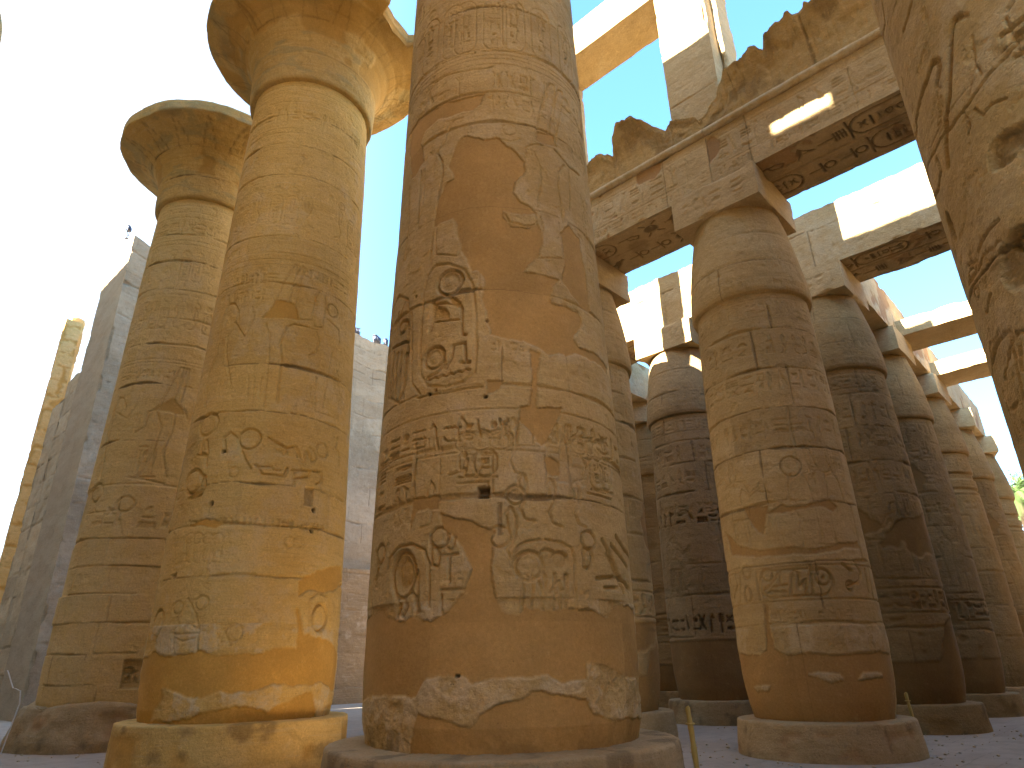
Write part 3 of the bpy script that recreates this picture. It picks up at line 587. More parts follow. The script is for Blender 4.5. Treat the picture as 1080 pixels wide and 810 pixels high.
# ================================================================== BIG COLUMNS OF THE NAVE
cC = Col(6.84, 6.67, BIG); cB = Col(6.76, 13.72, BIG)
_az = az_of(38, 740)+math.asin(1.755/21.5); cA = Col(21.5*math.sin(_az), 21.5*math.cos(_az), BIG)
_azg = az_of(1000, 255)+math.asin(1.775/6.8); cG = Col(6.8*math.sin(_azg), 6.8*math.cos(_azg), ([.7, .78, 1.0, 1.7, 3.6, 9, 13.9, 15.4, 15.62], [1.72, 1.73, 1.77, 1.79, 1.78, 1.76, 1.66, 1.55, 1.50]))
GRP_BIG = 'great columns along the nave'
def deco_C(g):
    g.ws = .62; c = cC; P = c.P; rnd = random.Random(5); R = c.R
    ln = lambda pts, w=.03, d=.022: g.line(P(*pts), w, d)
    def rg(x, y, r, w=.03, d=.025, ry=None): u, z = c.on(x, y); g.ring(u, z, r, ry or r, w, d)
    Z = lambda x, y: c.on(x, y)[1]
    U = lambda x, y: c.on(x, y)[0]
    # broad registers behind the particular ones
    zs = [Z(505, 97), Z(570, 223), Z(520, 405), Z(525, 522)]
    zt = zs[0]+.95
    low = [Z(531, 655)-.0]
    allz = sorted(low+[zs[3], (zs[3]+zs[2])/2-.1, zs[2], (zs[2]+zs[1])/2, zs[1], Z(586, 159)+.3, zs[0], zt, zt+1.0, zt+2.0, zt+3, zt+4])
    # text bands
    zb0, zb1 = Z(525, 470), Z(525, 437)                      # inscription ring at mid height
    g.line([(-9, zb1+.08), (9, zb1+.08)], .025, .015); g.line([(-9, zb0-.06), (9, zb0-.06)], .025, .015)
    text_row(g, U(410, 480), U(655, 490), zb0, zb1, .045, .028, rnd, borders=False, gap=.10, miss=0)
    text_row(g, -5.4, U(400, 480), zb0, zb1, .045, .028, rnd, borders=False, gap=.10, miss=0)
    z0, z1 = Z(522, 92), Z(522, 72)
    for zz in (z1+.10, z1+.22, z1+.30): g.line([(-9, zz), (9, zz)], .022, .013)
    text_row(g, -5, -.55, z0-.12, z1, .022, .024, rnd, borders=False); text_row(g, -.1, 1.2, z0-.10, z1, .02, .02, rnd, borders=False); text_row(g, 1.2, 5, z0-.1, z1, .02, .02, rnd, borders=False)
    ln([(458, 88), (470, 80), (490, 75), (512, 72), (520, 70)], .03, .03); ln([(458, 88), (452, 100), (448, 112)], .03, .025)
    text_row(g, -.2, .95, Z(530, 118), z0-.14, .015, .02, rnd, borders=False)
    # top vertical cartouches
    for x in (-2.9, -1.55, -.75, .15, 1.35, 2.4):
        cartouche(g, x, z1+.42, .42, 1.25, .022, .024, rnd); g.disc(x+.21, z1+1.82, .15, .13, .02, dome=.7)
        cartouche(g, x+.55, z1+.42, .42, 1.25, .018, .024, rnd)
    text_row(g, -5, 5, z1+2.0, z1+2.5, .02, .022, rnd); scene_band(g, -5, 5, z1+2.7, 3.0, rnd, .02, .026)
    # the tall plumed crown and shoulders on the right
    ln([(563, 150), (570, 118), (577, 93), (580, 88), (584, 90), (585, 96), (581, 125), (579, 140)], .03, .024)
    ln([(583, 128), (586, 100), (589, 95), (593, 97), (593, 104), (590, 125), (585, 152)], .03, .024)
    g.patch(P((566, 138), (583, 142), (587, 155), (575, 152), (565, 147)), .01, 3)
    ln([(555, 156), (559, 153), (566, 152), (573, 153)], .035, .035); ln([(555, 156), (553, 172), (549, 182), (544, 190)], .03, .024)
    ln([(563, 160), (570, 175), (571, 190), (569, 205), (567, 218)], .028, .02); ln([(556, 158), (560, 158), (561, 164)], .02, .02)
    ln([(585, 158), (593, 167), (601, 177), (611, 185)], .035, .035); ln([(595, 174), (589, 183), (588, 195), (592, 215), (594, 235)], .03, .028)
    ln([(600, 181), (601, 200), (601, 222)], .025, .022); ln([(596, 240), (601, 250), (608, 254)], .035, .035)
    ln([(570, 228), (573, 240), (569, 262), (567, 272), (595, 273), (592, 255), (590, 235)], .03, .024)
    rg(537, 137, .11, .025, .018); ln([(530, 147), (538, 149), (548, 147)], .02, .018); ln([(533, 225), (537, 233), (555, 238), (566, 236), (566, 225)], .028, .03)
    # left worshipper
    ln([(488, 124), (478, 127), (472, 137), (470, 147), (461, 161), (466, 170), (467, 183), (462, 205), (457, 240), (453, 277)], .03, .028)
    ln([(460, 235), (459, 268), (482, 270), (486, 262), (480, 240), (478, 230)], .028, .022)
    ln([(444, 180), (442, 215), (441, 235)], .03, .03); ln([(448, 178), (446, 215)], .025, .02); ln([(432, 196), (431, 240), (427, 275)], .03, .025)
    for x, y in ((620, 130), (624, 150), (626, 170)): g.prim(G['bird'], *c.on(x-14, y+6), .38, .3, .022, .02)
    text_col(g, U(617, 255), Z(617, 300), Z(612, 205), .30, .022, .02, rnd)
    # large cartouche, left of centre
    el = P((451, 290), (446, 310), (444, 340), (443, 370), (443, 395), (450, 407), (470, 408), (490, 402), (500, 392), (502, 365), (501, 330), (498, 300), (489, 284), (472, 278), (459, 280))
    g.line(el, .05, .03, closed=True); g.line(P((434, 330), (434, 405), (442, 415)), .035, .03); g.line(P((440, 420), (470, 414), (508, 408)), .035, .03)
    u, z = c.on(474, 297); g.ring(u, z, .20, .19, .05, .065); g.disc(u, z, .19, .18, .04, dome=.9)
    ln([(455, 335), (456, 322), (460, 320), (484, 319), (487, 325), (487, 352), (491, 353)], .04, .06); ln([(456, 340), (484, 337)], .03, .05)
    g.fill(P((453, 318), (457, 316), (462, 322), (470, 324), (474, 330), (474, 336), (458, 338), (456, 350), (451, 352), (452, 330)), .055, .03)
    g.fill(P((470, 312), (476, 310), (487, 318), (485, 326), (473, 322)), .05, .03)
    u, z = c.on(457, 377); g.ring(u, z, .16, .16, .05, .065); g.disc(u, z, .14, .14, .035, dome=.9)
    ln([(466, 370), (469, 383), (462, 392), (450, 398)], .04, .05); ln([(470, 388), (476, 378), (478, 364), (490, 361), (491, 381)], .04, .06); ln([(486, 382), (495, 382)], .05, .06)
    ln([(449+i*4.2, (400-i*1.1)+(2.2 if i % 2 else 0)) for i in range(12)], .03, .055)
    # cartouche with tall feather strokes at the left edge
    g.line(P((430, 316), (421, 312), (414, 330), (411, 380), (411, 420), (420, 425), (428, 405), (431, 350)), .05, .035, closed=True)
    for x in (415, 419, 423, 427): ln([(x+1, 372), (x-1, 395), (x-2, 420)], .035, .06)
    ln([(414, 368), (430, 360)], .04, .06); ln([(421, 330), (419, 352)], .04, .06); rg(425, 345, .10, .05, .06); ln([(428, 318), (424, 330), (417, 345)], .035, .05)
    for q, x in enumerate((409, 412)): ln([(x, 350), (x-3, 420)], .03, .04)
    # discs on paired cartouches
    for x, y in ((491, 466), (507, 464), (528, 463)): u, z = c.on(x, y); g.disc(u, z, .15, .13, .035, dome=.8); g.ring(u, z, .15, .13, .025, .03)
    for x in (484, 500): 
        a, zt_ = c.on(x, 474); zb_ = Z(x, 503); cartouche(g, a, zb_, .27, zt_-zb_, .035, .03, rnd)
    for x, y in ((489, 480), (489, 496), (509, 478), (508, 486)): u, z = c.on(x, y); g.disc(u, z, .05, .05, .04)
    ln([(519, 474), (519, 520)], .035, .035); g.prim(G['cobra'], *c.on(471, 505), .34, .8, .035, .032); g.prim(G['cobra'], *c.on(527, 505), .34, .8, .035, .02, flip=True)
    ln([(483, 510), (515, 508), (514, 514)], .03, .03); ln([(437, 470), (437, 530)], .03, .024)
    for x in range(442, 466, 5): ln([(x, 463), (x, 480)], .018, .015)
    for x, y in ((612, 469), (624, 472), (633, 474)): u, z = c.on(x, y); g.disc(u, z, .15, .13, .035, dome=.8); g.ring(u, z, .15, .13, .025, .03)
    for x in (621, 632):
        a, zt_ = c.on(x, 482); zb_ = Z(x, 515); cartouche(g, a, zb_, .27, zt_-zb_, .03, .03, rnd)
    g.prim(G['cobra'], *c.on(606, 510), .34, .8, .035, .03); ln([(620, 520), (645, 527)], .03, .03)
    g.prim(G['djed'], *c.on(558, 510), .5, .9, .05, .022); g.prim(G['man'], *c.on(580, 512), .55, .8, .04, .022)
    rg(544, 522, .11, .04, .045); u, z = c.on(544, 522); g.disc(u, z, .09, .09, .03)
    u, z = c.on(510, 519); g.fill([(u-.075, z-.075), (u+.075, z-.075), (u+.075, z+.075), (u-.075, z+.075)], .14, .015, 1.0)
    for x, y in ((514, 338), (512, 418), (452, 416), (459, 411), (439, 313), (482, 713)): u, z = c.on(x, y); g.disc(u, z, .03, .03, .08, .3, paint=1.0)
    text_col(g, U(400, 505), Z(405, 545), Z(405, 470), .4, .03, .03, rnd); text_col(g, U(415, 505), Z(405, 545), Z(405, 470), .4, .03, .03, rnd)
    text_row(g, U(516, 366), U(556, 372), Z(530, 372), Z(530, 358), .022, .025, rnd, borders=False)
    # lower scenes : left
    u, z = c.on(424, 606); g.ring(u, z, .20, .27, .055, .055); g.disc(u, z, .20, .27, .075, .45, dome=.5)
    ln([(409, 600), (411, 588), (420, 577), (434, 574), (447, 580), (452, 595), (452, 640)], .035, .03); ln([(440, 602), (440, 645)], .04, .03)
    rg(463, 567, .12, .04, .045); ln([(454, 574), (455, 596), (461, 598), (463, 585), (460, 578)], .04, .04)
    g.prim(G['ankh'], *c.on(461, 615), .28, .62, .035, .035); ln([(465, 622), (492, 621)], .035, .035); ln([(465, 628), (465, 650)], .035, .035)
    for pt in (((415, 627), (421, 640), (418, 652)), ((424, 628), (428, 640), (424, 650)), ((432, 622), (438, 630), (438, 646))): ln(pt, .04, .05)
    ln([(396, 580), (400, 595), (396, 612)], .04, .05); rg(401, 585, .12, .04, .05); ln([(392, 620), (390, 660)], .03, .03)
    g.prim(G['cobra'], *c.on(441, 560), .3, .6, .03, .02)
    # right arch
    ln([(540, 598), (541, 585), (547, 576), (556, 571), (569, 569)], .035, .035); ln([(575, 569), (592, 572), (603, 578), (606, 590), (608, 643)], .035, .03)
    ln([(584, 570), (598, 578)], .025, .025)
    u, z = c.on(558, 597); g.ring(u, z, .16, .16, .055, .06); g.disc(u, z, .13, .13, .03, dome=.9)
    ln(arc(577, 586, 7, -6, 20, 170), .045, .05); ln(arc(590, 590, 8, -7, 20, 160), .045, .05); g.disc(*c.on(577, 588), .12, .12, .02, dome=.9); g.disc(*c.on(590, 591), .12, .12, .02, dome=.9)
    for x0 in (551, 561, 574, 585, 597): ln([(x0, 606), (x0+1, 622), (x0-1, 643)], .04, .05); 
    ln([(565, 608), (572, 622), (572, 643)], .04, .05); ln([(581, 625), (590, 613), (592, 643)], .035, .045); ln([(586, 628), (595, 622), (597, 640)], .035, .045)
    ln([(548, 612), (553, 606), (561, 611)], .035, .045)
    g.prim(G['cobra'], *c.on(523, 602), .36, .75, .04, .032, flip=True); rg(527, 566, .12, .035, .03)
    rg(621, 570, .11, .04, .045); ln([(616, 578), (616, 598), (622, 600), (625, 588), (622, 578)], .04, .045); ln([(630, 610), (650, 609)], .045, .05); ln([(638, 620), (652, 620)], .04, .05)
    for x, y in ((545, 540), (577, 545), (606, 545)): g.prim(G['cobra'], *c.on(x-6, y+12), .3, .62, .035, .03, flip=True)
    for a, b in (((636, 570), (655, 612)), ((645, 575), (662, 600)), ((640, 585), (658, 625)), ((650, 566), (664, 590)), ((646, 600), (664, 622))):
        ln([a, ((a[0]+b[0])/2+1, (a[1]+b[1])/2+rnd.uniform(-2, 2)), b], .06, .06)
    # joints
    us = {}
    for i, zz in enumerate(allz[1:]): g.joint_h(zz, .016, .022, 11+i, amp=.04)
    for x, y0, y1 in ((601, 340, 420), (436, 468, 522), (530, 365, 405), (603, 468, 520), (527, 530, 565), (505, 280, 312), (463, 460, 520)):
        a = c.on(x, y1); b = c.on(x, y0); g.joint_v(a[0], a[1], b[1], .015, .02, int(x))
    g.tones([allz[0]-3]+allz+[20], lambda i: sorted([rnd.uniform(-5, 5) for _ in range(4)]), .3, .003)
    # ------- smooth repair plaster
    p = lambda pts, s, rag=.035: g.patch(P(*pts), rag, s)
    p([(495, 143), (510, 147), (527, 147), (540, 158), (553, 171), (551, 182), (543, 192), (541, 203), (548, 212), (558, 217), (566, 226), (548, 225), (532, 222), (530, 227), (538, 236), (556, 240),
       (568, 236), (573, 245), (571, 255), (566, 272), (553, 288), (575, 291), (590, 293), (582, 303), (580, 317), (596, 322), (608, 329), (613, 340), (611, 352), (605, 358), (612, 366), (628, 372), (640, 388), (640, 395), (612, 374), (577, 370),
       (563, 364), (536, 357), (519, 353), (514, 330), (508, 312), (510, 295), (503, 284), (497, 286), (490, 270), (486, 264), (480, 232), (478, 228), (457, 240), (462, 207), (470, 192), (477, 187), (473, 173), (480, 155), (483, 147), (490, 142)], 1)
    p([(593, 245), (600, 236), (606, 245), (612, 252), (617, 280), (623, 330), (612, 322), (600, 310), (592, 296), (596, 280), (594, 262)], 2)
    p([(433, 141), (442, 126), (460, 114), (485, 105), (512, 99), (506, 110), (492, 118), (478, 122), (462, 126), (448, 138), (443, 150), (446, 170), (437, 187), (433, 190)], 3)
    p([(550, 430), (590, 431), (588, 447), (578, 466), (572, 473), (563, 460), (551, 448)], 4, .03); p([(559, 367), (569, 372), (567, 398), (566, 429), (558, 430), (562, 395)], 5, .02); p([(513, 402), (530, 401), (524, 412), (513, 417)], 6, .015)
    p([(433, 528), (462, 522), (464, 537), (440, 541), (434, 560)], 7, .03); p([(574, 480), (590, 488), (592, 500), (583, 503), (576, 495)], 8, .02)
    p([(380, 660), (386, 655), (404, 640), (406, 650), (416, 655), (425, 657), (432, 651), (452, 654), (470, 649), (480, 636), (490, 625), (493, 613), (499, 597), (488, 578), (476, 565), (466, 556), (464, 541), (488, 546), (508, 553), (525, 560),
       (520, 567), (518, 590), (517, 612), (523, 635), (527, 648), (547, 650), (553, 641), (575, 643), (599, 643), (622, 645), (643, 651), (648, 637), (668, 643), (690, 650), (690, 712), (678, 712), (660, 712), (640, 702), (621, 698), (621, 715), (595, 720), (581, 714), (551, 712), (525, 717),
       (500, 724), (488, 713), (470, 711), (448, 720), (438, 735), (410, 730), (384, 739), (376, 739)], 9, .03)
    p([(432, 800), (436, 772), (441, 752), (470, 762), (492, 765), (505, 752), (520, 748), (545, 741), (562, 728), (577, 730), (600, 735), (618, 738), (626, 756), (650, 760), (690, 756), (690, 800)], 10, .03)
    # crumbling foot
    W = g.win(-6, 6, .6, 2.3)
    n = fbm(g.u[W[1]], g.v[W[0]], 2.2, 5, 61, .62); g.h[W] += np.where(g.pl[W] < .5, n*.05-.012, 0).astype(np.float32); g.pa[W] = np.where(g.pl[W] < .5, sm((n+.1)/.2)*.9, 0)
    W = g.win(-6, 6, .6, 1.15); n = fbm(g.u[W[1]], g.v[W[0]], 3.5, 4, 63, .62); g.di[W] = np.maximum(g.di[W], sm((n+.02)/.2)*.5*sm((1.15-g.v[W[0]])/.4)[:, None])
    g.patches_noise(1.1, .18, 2.6, 15, 66, 'pa', .45, .15)
thC = angles(1.75, .0125, 1.6); zC = zrows(.70, 14.9, .0125, 15.62)
tC = thing('papyrus_column', 'huge tan column in the foreground centre, broad smooth repair plaster across its carved shaft', 'column', (cC.cx, cC.cy, 0), GRP_BIG)
obj('base', base_mesh(2.24, .76, 1, 260), M['base'], tC)
shaft('shaft', cC, thC, zC, deco_C, 3, M['big'], tC)
bell('capital', cC, angles(1.75, .05, 1.7), 4, M['capital'], tC, rim=lambda t: np.where((np.asarray(t) > .1) & (np.asarray(t) < 1.6), 2.0+fbm(t, [.5], 3, 3, 4)[0]*.2, 3.05))
def deco_B(g):
    c = cB; P = c.P; rnd = random.Random(8)
    ln = lambda pts, w=.035, d=.024: g.line(P(*pts), w, d)
    def rg(x, y, r, w=.035, d=.03, ry=None): u, z = c.on(x, y); g.ring(u, z, r, ry or r, w, d)
    Z = lambda x, y: c.on(x, y)[1]; U = lambda x, y: c.on(x, y)[0]
    js = [Z(260, 607), Z(280, 510), Z(285, 434), Z(300, 385), Z(300, 298), Z(310, 250), Z(325, 187)]
    js = sorted(js+[Z(260, 552)]); js = js+[js[-1]+.95, js[-1]+1.9]
    for i, zz in enumerate(js): g.joint_h(zz, .018, .026, 30+i, amp=.05)
    g.tones([0]+js+[20], lambda i: sorted([rnd.uniform(-5, 5) for _ in range(4)]), .28, .003)
    for zz in (14.9, 15.1, 15.3, 15.45, 14.0, 13.85): g.line([(-9, zz), (9, zz)], .025, .009)
    text_row(g, -5, 5, 14.2, 14.7, .018, .03, rnd, borders=False)
    frieze(g, -4.8, 4.8, Z(310, 243), Z(315, 195)-Z(310, 243), rnd, .018, .028)
    for y in (268, 275, 281): zz = Z(310, y); g.line([(-9, zz), (9, zz)], .022, .012)
    text_row(g, U(245, 300), U(296, 285), Z(290, 300), Z(290, 286), .02, .026, rnd, borders=False); text_row(g, U(320, 288), U(370, 300), Z(330, 296), Z(330, 284), .02, .026, rnd, borders=False)
    text_row(g, U(238, 315), U(285, 302), Z(280, 318), Z(280, 303), .02, .026, rnd, borders=False)
    # plumes + figures
    ln([(290, 320), (298, 300), (311, 279), (315, 280), (313, 290), (304, 318)], .03, .024); ln([(304, 318), (313, 292), (319, 281), (322, 283), (318, 295), (311, 322)], .03, .024)
    g.patch(P((291, 316), (311, 320), (316, 338), (275, 336), (285, 326)), .02, 2)
    ln([(247, 320), (241, 321), (236, 335), (233, 343), (232, 350), (228, 375), (220, 395), (216, 430)], .04, .04); ln([(247, 320), (251, 328), (251, 338)], .04, .035)
    ln([(248, 340), (258, 356), (266, 338)], .035, .03); ln([(240, 352), (238, 370), (243, 405)], .03, .024); ln([(280, 342), (284, 352), (283, 380), (278, 430)], .03, .024)
    ln([(292, 425), (297, 380), (295, 362), (302, 345), (310, 342), (334, 348)], .035, .03); ln([(334, 350), (337, 362), (333, 372), (326, 375)], .035, .034)
    ln([(314, 337), (328, 338), (331, 330), (333, 312), (337, 308)], .03, .026); ln([(343, 312), (344, 325), (340, 346), (331, 344), (334, 318)], .028, .022)
    rg(351, 328, .16, .03, .03); ln([(346, 337), (357, 348), (358, 362)], .03, .024); ln([(340, 430), (346, 395), (350, 372)], .028, .02)
    for x in (262, 268, 275, 281): ln([(x, 398), (x-2, 425)], .022, .018)
    g.line(P((333, 398), (332, 434), (352, 440)), .025, .02); text_col(g, U(352, 390), Z(350, 420), Z(350, 375), .26, .018, .022, rnd)
    text_col(g, U(322, 400), Z(322, 428), Z(322, 400), .2, .016, .02, rnd)
    # the left edge column of deep signs
    u, z = c.on(219, 448); g.ring(u, z, .26, .24, .06, .05); ln([(214, 460), (211, 478), (219, 480), (218, 465)], .05, .05); ln([(208, 480), (217, 481), (217, 492)], .05, .05)
    u, z = c.on(203, 508); g.ring(u, z, .24, .24, .06, .055); ln([(210, 500), (216, 502), (215, 516), (206, 522), (199, 526)], .05, .05); ln([(200, 527), (212, 522)], .05, .05)
    # large sinuous signs
    ln([(238, 478), (236, 462), (243, 456), (250, 462), (258, 485), (264, 494)], .045, .04); rg(263, 463, .21, .045, .045)
    ln([(284, 462), (292, 467), (303, 473), (312, 471), (314, 482)], .05, .04); g.fill(P((290, 472), (305, 474), (304, 482), (296, 482), (290, 476)), .03, .05)
    ln([(314, 474), (320, 491), (324, 475), (329, 487), (334, 484), (331, 476), (327, 472)], .045, .04); rg(340, 475, .15, .045, .04); ln([(356, 462), (354, 472), (358, 478), (357, 492)], .05, .045)
    ln([(270, 490), (276, 500), (300, 502), (303, 494)], .045, .045); ln([(272, 492), (286, 492), (288, 496), (296, 496)], .035, .035)
    ln([(308, 496), (327, 497), (326, 503), (309, 505)], .045, .04); ln([(310, 498), (310, 512)], .04, .03); ln([(331, 497), (339, 498), (339, 508), (334, 511)], .045, .04); rg(246, 498, .1, .03, .02)
    for x, y in ((235, 476), (223, 531), (331, 538), (329, 560)): u, z = c.on(x, y); g.disc(u, z, .045, .055, .08, .3, paint=1.)
    u, z = c.on(327, 524); g.fill([(u-.13, z-.2), (u+.08, z-.2), (u+.08, z+.18), (u-.13, z+.18)], .05, .02, .3)
    # thin inscription ring, discs
    text_row(g, U(196, 556), U(345, 556), Z(270, 556), Z(270, 545), .028, .03, rnd, borders=False, gap=.2); g.patch(P((198, 556), (215, 548), (232, 550), (236, 553), (225, 557)), .03, 12)
    for x in (200, 208, 218, 229): rg(x, 568, .10, .025, .02); ln([(x-4, 575), (x-5, 592), (x+1, 594), (x+4, 577)], .025, .018)
    for x in (305, 314): rg(x, 572, .10, .025, .02); 
    # bottom register
    rg(212, 636, .12, .035, .035); rg(187, 641, .11, .03, .03); ln([(190, 646), (186, 652), (188, 660), (182, 668)], .03, .035); ln([(198, 632), (206, 648), (209, 664), (198, 658), (193, 668)], .035, .035)
    ln([(183, 669), (209, 668), (207, 690), (182, 691)], .035, .035); ln([(184, 672), (192, 677), (206, 673)], .03, .03); ln([(183, 667), (183, 690)], .03, .035)
    rg(246, 667, .14, .035, .03); ln([(228, 668), (232, 676), (236, 664)], .035, .035); ln([(237, 672), (242, 680)], .035, .03); rg(234, 673, .08, .03, .02)
    rg(166, 658, .19, .05, .05, .24); ln([(160, 668), (165, 680)], .04, .04); rg(338, 651, .20, .055, .055, .24); u, z = c.on(338, 651); g.disc(u, z, .2, .24, .045, .5, dome=.4)
    ln([(325, 675), (327, 632), (335, 626), (347, 630), (348, 665)], .03, .025); g.fill(P((180, 606), (187, 603), (186, 609), (181, 612)), .07, .03, .6)
    p = lambda pts, s, rag=.05: g.patch(P(*pts), rag, s)
    p([(313, 612), (318, 606), (346, 598), (360, 600), (360, 612), (352, 625), (340, 624), (325, 622), (314, 630)], 20)
    p([(130, 694), (168, 690), (205, 692), (206, 689), (260, 688), (300, 686), (311, 686), (314, 640), (320, 668), (333, 672), (350, 680), (360, 690), (360, 728), (343, 722), (330, 723), (318, 721), (300, 722), (268, 728), (240, 731), (215, 736), (195, 737), (176, 728), (168, 722), (172, 735), (160, 752), (156, 762), (175, 763), (205, 756),
       (225, 748), (250, 744), (265, 750), (285, 751), (300, 740), (318, 731), (328, 729), (332, 742), (333, 762), (333, 790), (120, 790), (126, 740)], 21, .045)
    g.patches_noise(.9, .16, 1, 15, 66, 'pa', .35, .15)
    W = g.win(-6, 6, .6, 2.4); n = fbm(g.u[W[1]], g.v[W[0]], 2.2, 5, 71, .62); g.h[W] += np.where(g.pl[W] < .5, n*.05, 0).astype(np.float32); g.pa[W] = np.where(g.pl[W] < .5, sm((n+.15)/.2), 0)
tB = thing('papyrus_column', 'tall golden ochre column left of the centre one, topped by a wide open papyrus capital', 'column', (cB.cx, cB.cy, 0), GRP_BIG)
obj('base', base_mesh(2.10, .80, 2, 200, taper=.03), M['gold_bounce'], tB)
shaft('shaft', cB, angles(1.75, .019, 1.6), zrows(.7, 15.63, .018), deco_B, 5, M['gold_bounce'], tB)
def rimB(th): 
    t = np.asarray(th); r = 3.06+fbm(t*1.5, [0.3], 1.3, 4, 5)[0]*.12
    r = np.where((t > .55) & (t < 1.0), np.minimum(r, 2.62+.5*np.abs(t-.76)), r); return r
bell('capital', cB, angles(2.4, .03, 1.9), 6, M['capital'], tB, rim=rimB)
def deco_A(g):
    c = cA; P = c.P; rnd = random.Random(18)
    ln = lambda pts, w=.045, d=.03: g.line(P(*pts), w, d)
    Z = lambda x, y: c.on(x, y)[1]; U = lambda x, y: c.on(x, y)[0]
    js = sorted([Z(130, 465), Z(150, 404), Z(160, 362), Z(175, 335), Z(110, 512)]); js += [js[-1]+1., js[-1]+2., js[-1]+3.]
    for i, zz in enumerate(js): g.joint_h(zz, .018, .024, 50+i, amp=.05)
    for zz in (14.9, 15.1, 15.35, 14.0, 13.85, 12.2, 12.05, 9.9, 9.8): g.line([(-9, zz), (9, zz)], .03, .012)
    text_row(g, -5, 5, 14.2, 14.8, .02, .035, rnd, borders=False)
    frieze(g, -4.8, 4.8, Z(175, 350), 1.1, rnd, .024, .035); frieze(g, -4.8, 4.8, 12.4, 1.3, rnd, .02, .035)
    text_row(g, U(128, 400), U(185, 390), Z(160, 400), Z(165, 388), .022, .03, rnd, borders=False)
    ln([(168, 430), (178, 410), (190, 388), (194, 388), (184, 420)], .04, .03); ln([(184, 420), (197, 389), (200, 390), (190, 425)], .04, .03)
    g.patch(P((165, 430), (183, 420), (190, 428), (195, 438), (160, 432)), .03, 2)
    ln([(132, 430), (130, 420), (126, 420), (120, 434), (112, 470), (105, 505)], .05, .05); ln([(124, 436), (134, 442), (140, 432)], .05, .035)
    ln([(143, 456), (152, 450), (157, 434), (165, 432)], .045, .035); ln([(165, 434), (170, 450), (160, 480), (145, 503), (162, 503)], .045, .035); ln([(186, 434), (181, 455), (172, 478), (175, 503)], .045, .035)
    ln([(164, 474), (158, 500)], .04, .03); ln([(135, 503), (172, 510)], .045, .035)
    text_col(g, U(143, 480), Z(143, 500), Z(143, 468), .35, .024, .03, rnd); ln([(195, 432), (198, 445), (203, 430)], .04, .035)
    u, z = c.on(101, 520); g.ring(u, z, .25, .25, .06, .06); text_row(g, U(96, 545), U(180, 545), Z(140, 560), Z(140, 530), .035, .05, rnd, borders=False, miss=.2)
    g.ring(*c.on(132, 532), .22, .2, .05, .04)
    # exposed repair masonry : big blocks below, plaster gone
    zt = Z(130, 512); rows = np.linspace(.7, zt, 9)
    for i, (a, b) in enumerate(zip(rows[:-1], rows[1:])):
        us = sorted([-4.4+k*1.25+rnd.uniform(-.25, .25) for k in range(8)])
        if i: g.joint_h(a, .013, .025, 80+i, amp=.03)
        for p_, q_ in zip(us[:-1], us[1:]):
            W = g.win(p_, q_, a, b)
            if W: g.h[W] += rnd.choice((-.03, 0, 0, .02, .025, -.01)); g.to[W] += rnd.uniform(-.15, .15)
            g.joint_v(p_, a, b, .011, .02, i)
    g.pa[g.win(-9, 9, .5, zt)] = .25
    W = g.win(U(126, 725), U(180, 690), Z(140, 726), Z(150, 695)); 
    if W: g.h[W] -= .12; g.di[W] = np.maximum(g.di[W], .3)
    text_row(g, U(126, 725), U(170, 690), Z(140, 724), Z(150, 700), .06, .06, rnd, borders=False)
    g.patches_noise(.8, .12, zt, 14, 66, 'pa', .35, .15)
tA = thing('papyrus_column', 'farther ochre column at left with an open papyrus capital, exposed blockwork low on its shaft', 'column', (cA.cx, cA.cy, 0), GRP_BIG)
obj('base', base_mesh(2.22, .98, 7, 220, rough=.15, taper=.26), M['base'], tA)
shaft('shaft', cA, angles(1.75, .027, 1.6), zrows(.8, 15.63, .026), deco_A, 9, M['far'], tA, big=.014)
bell('capital', cA, angles(2.4, .045, 1.9), 16, M['capital'], tA, rim=lambda t: 3.03+fbm(np.asarray(t)*1.5, [1.3], 1.6, 4, 15)[0]*.10)
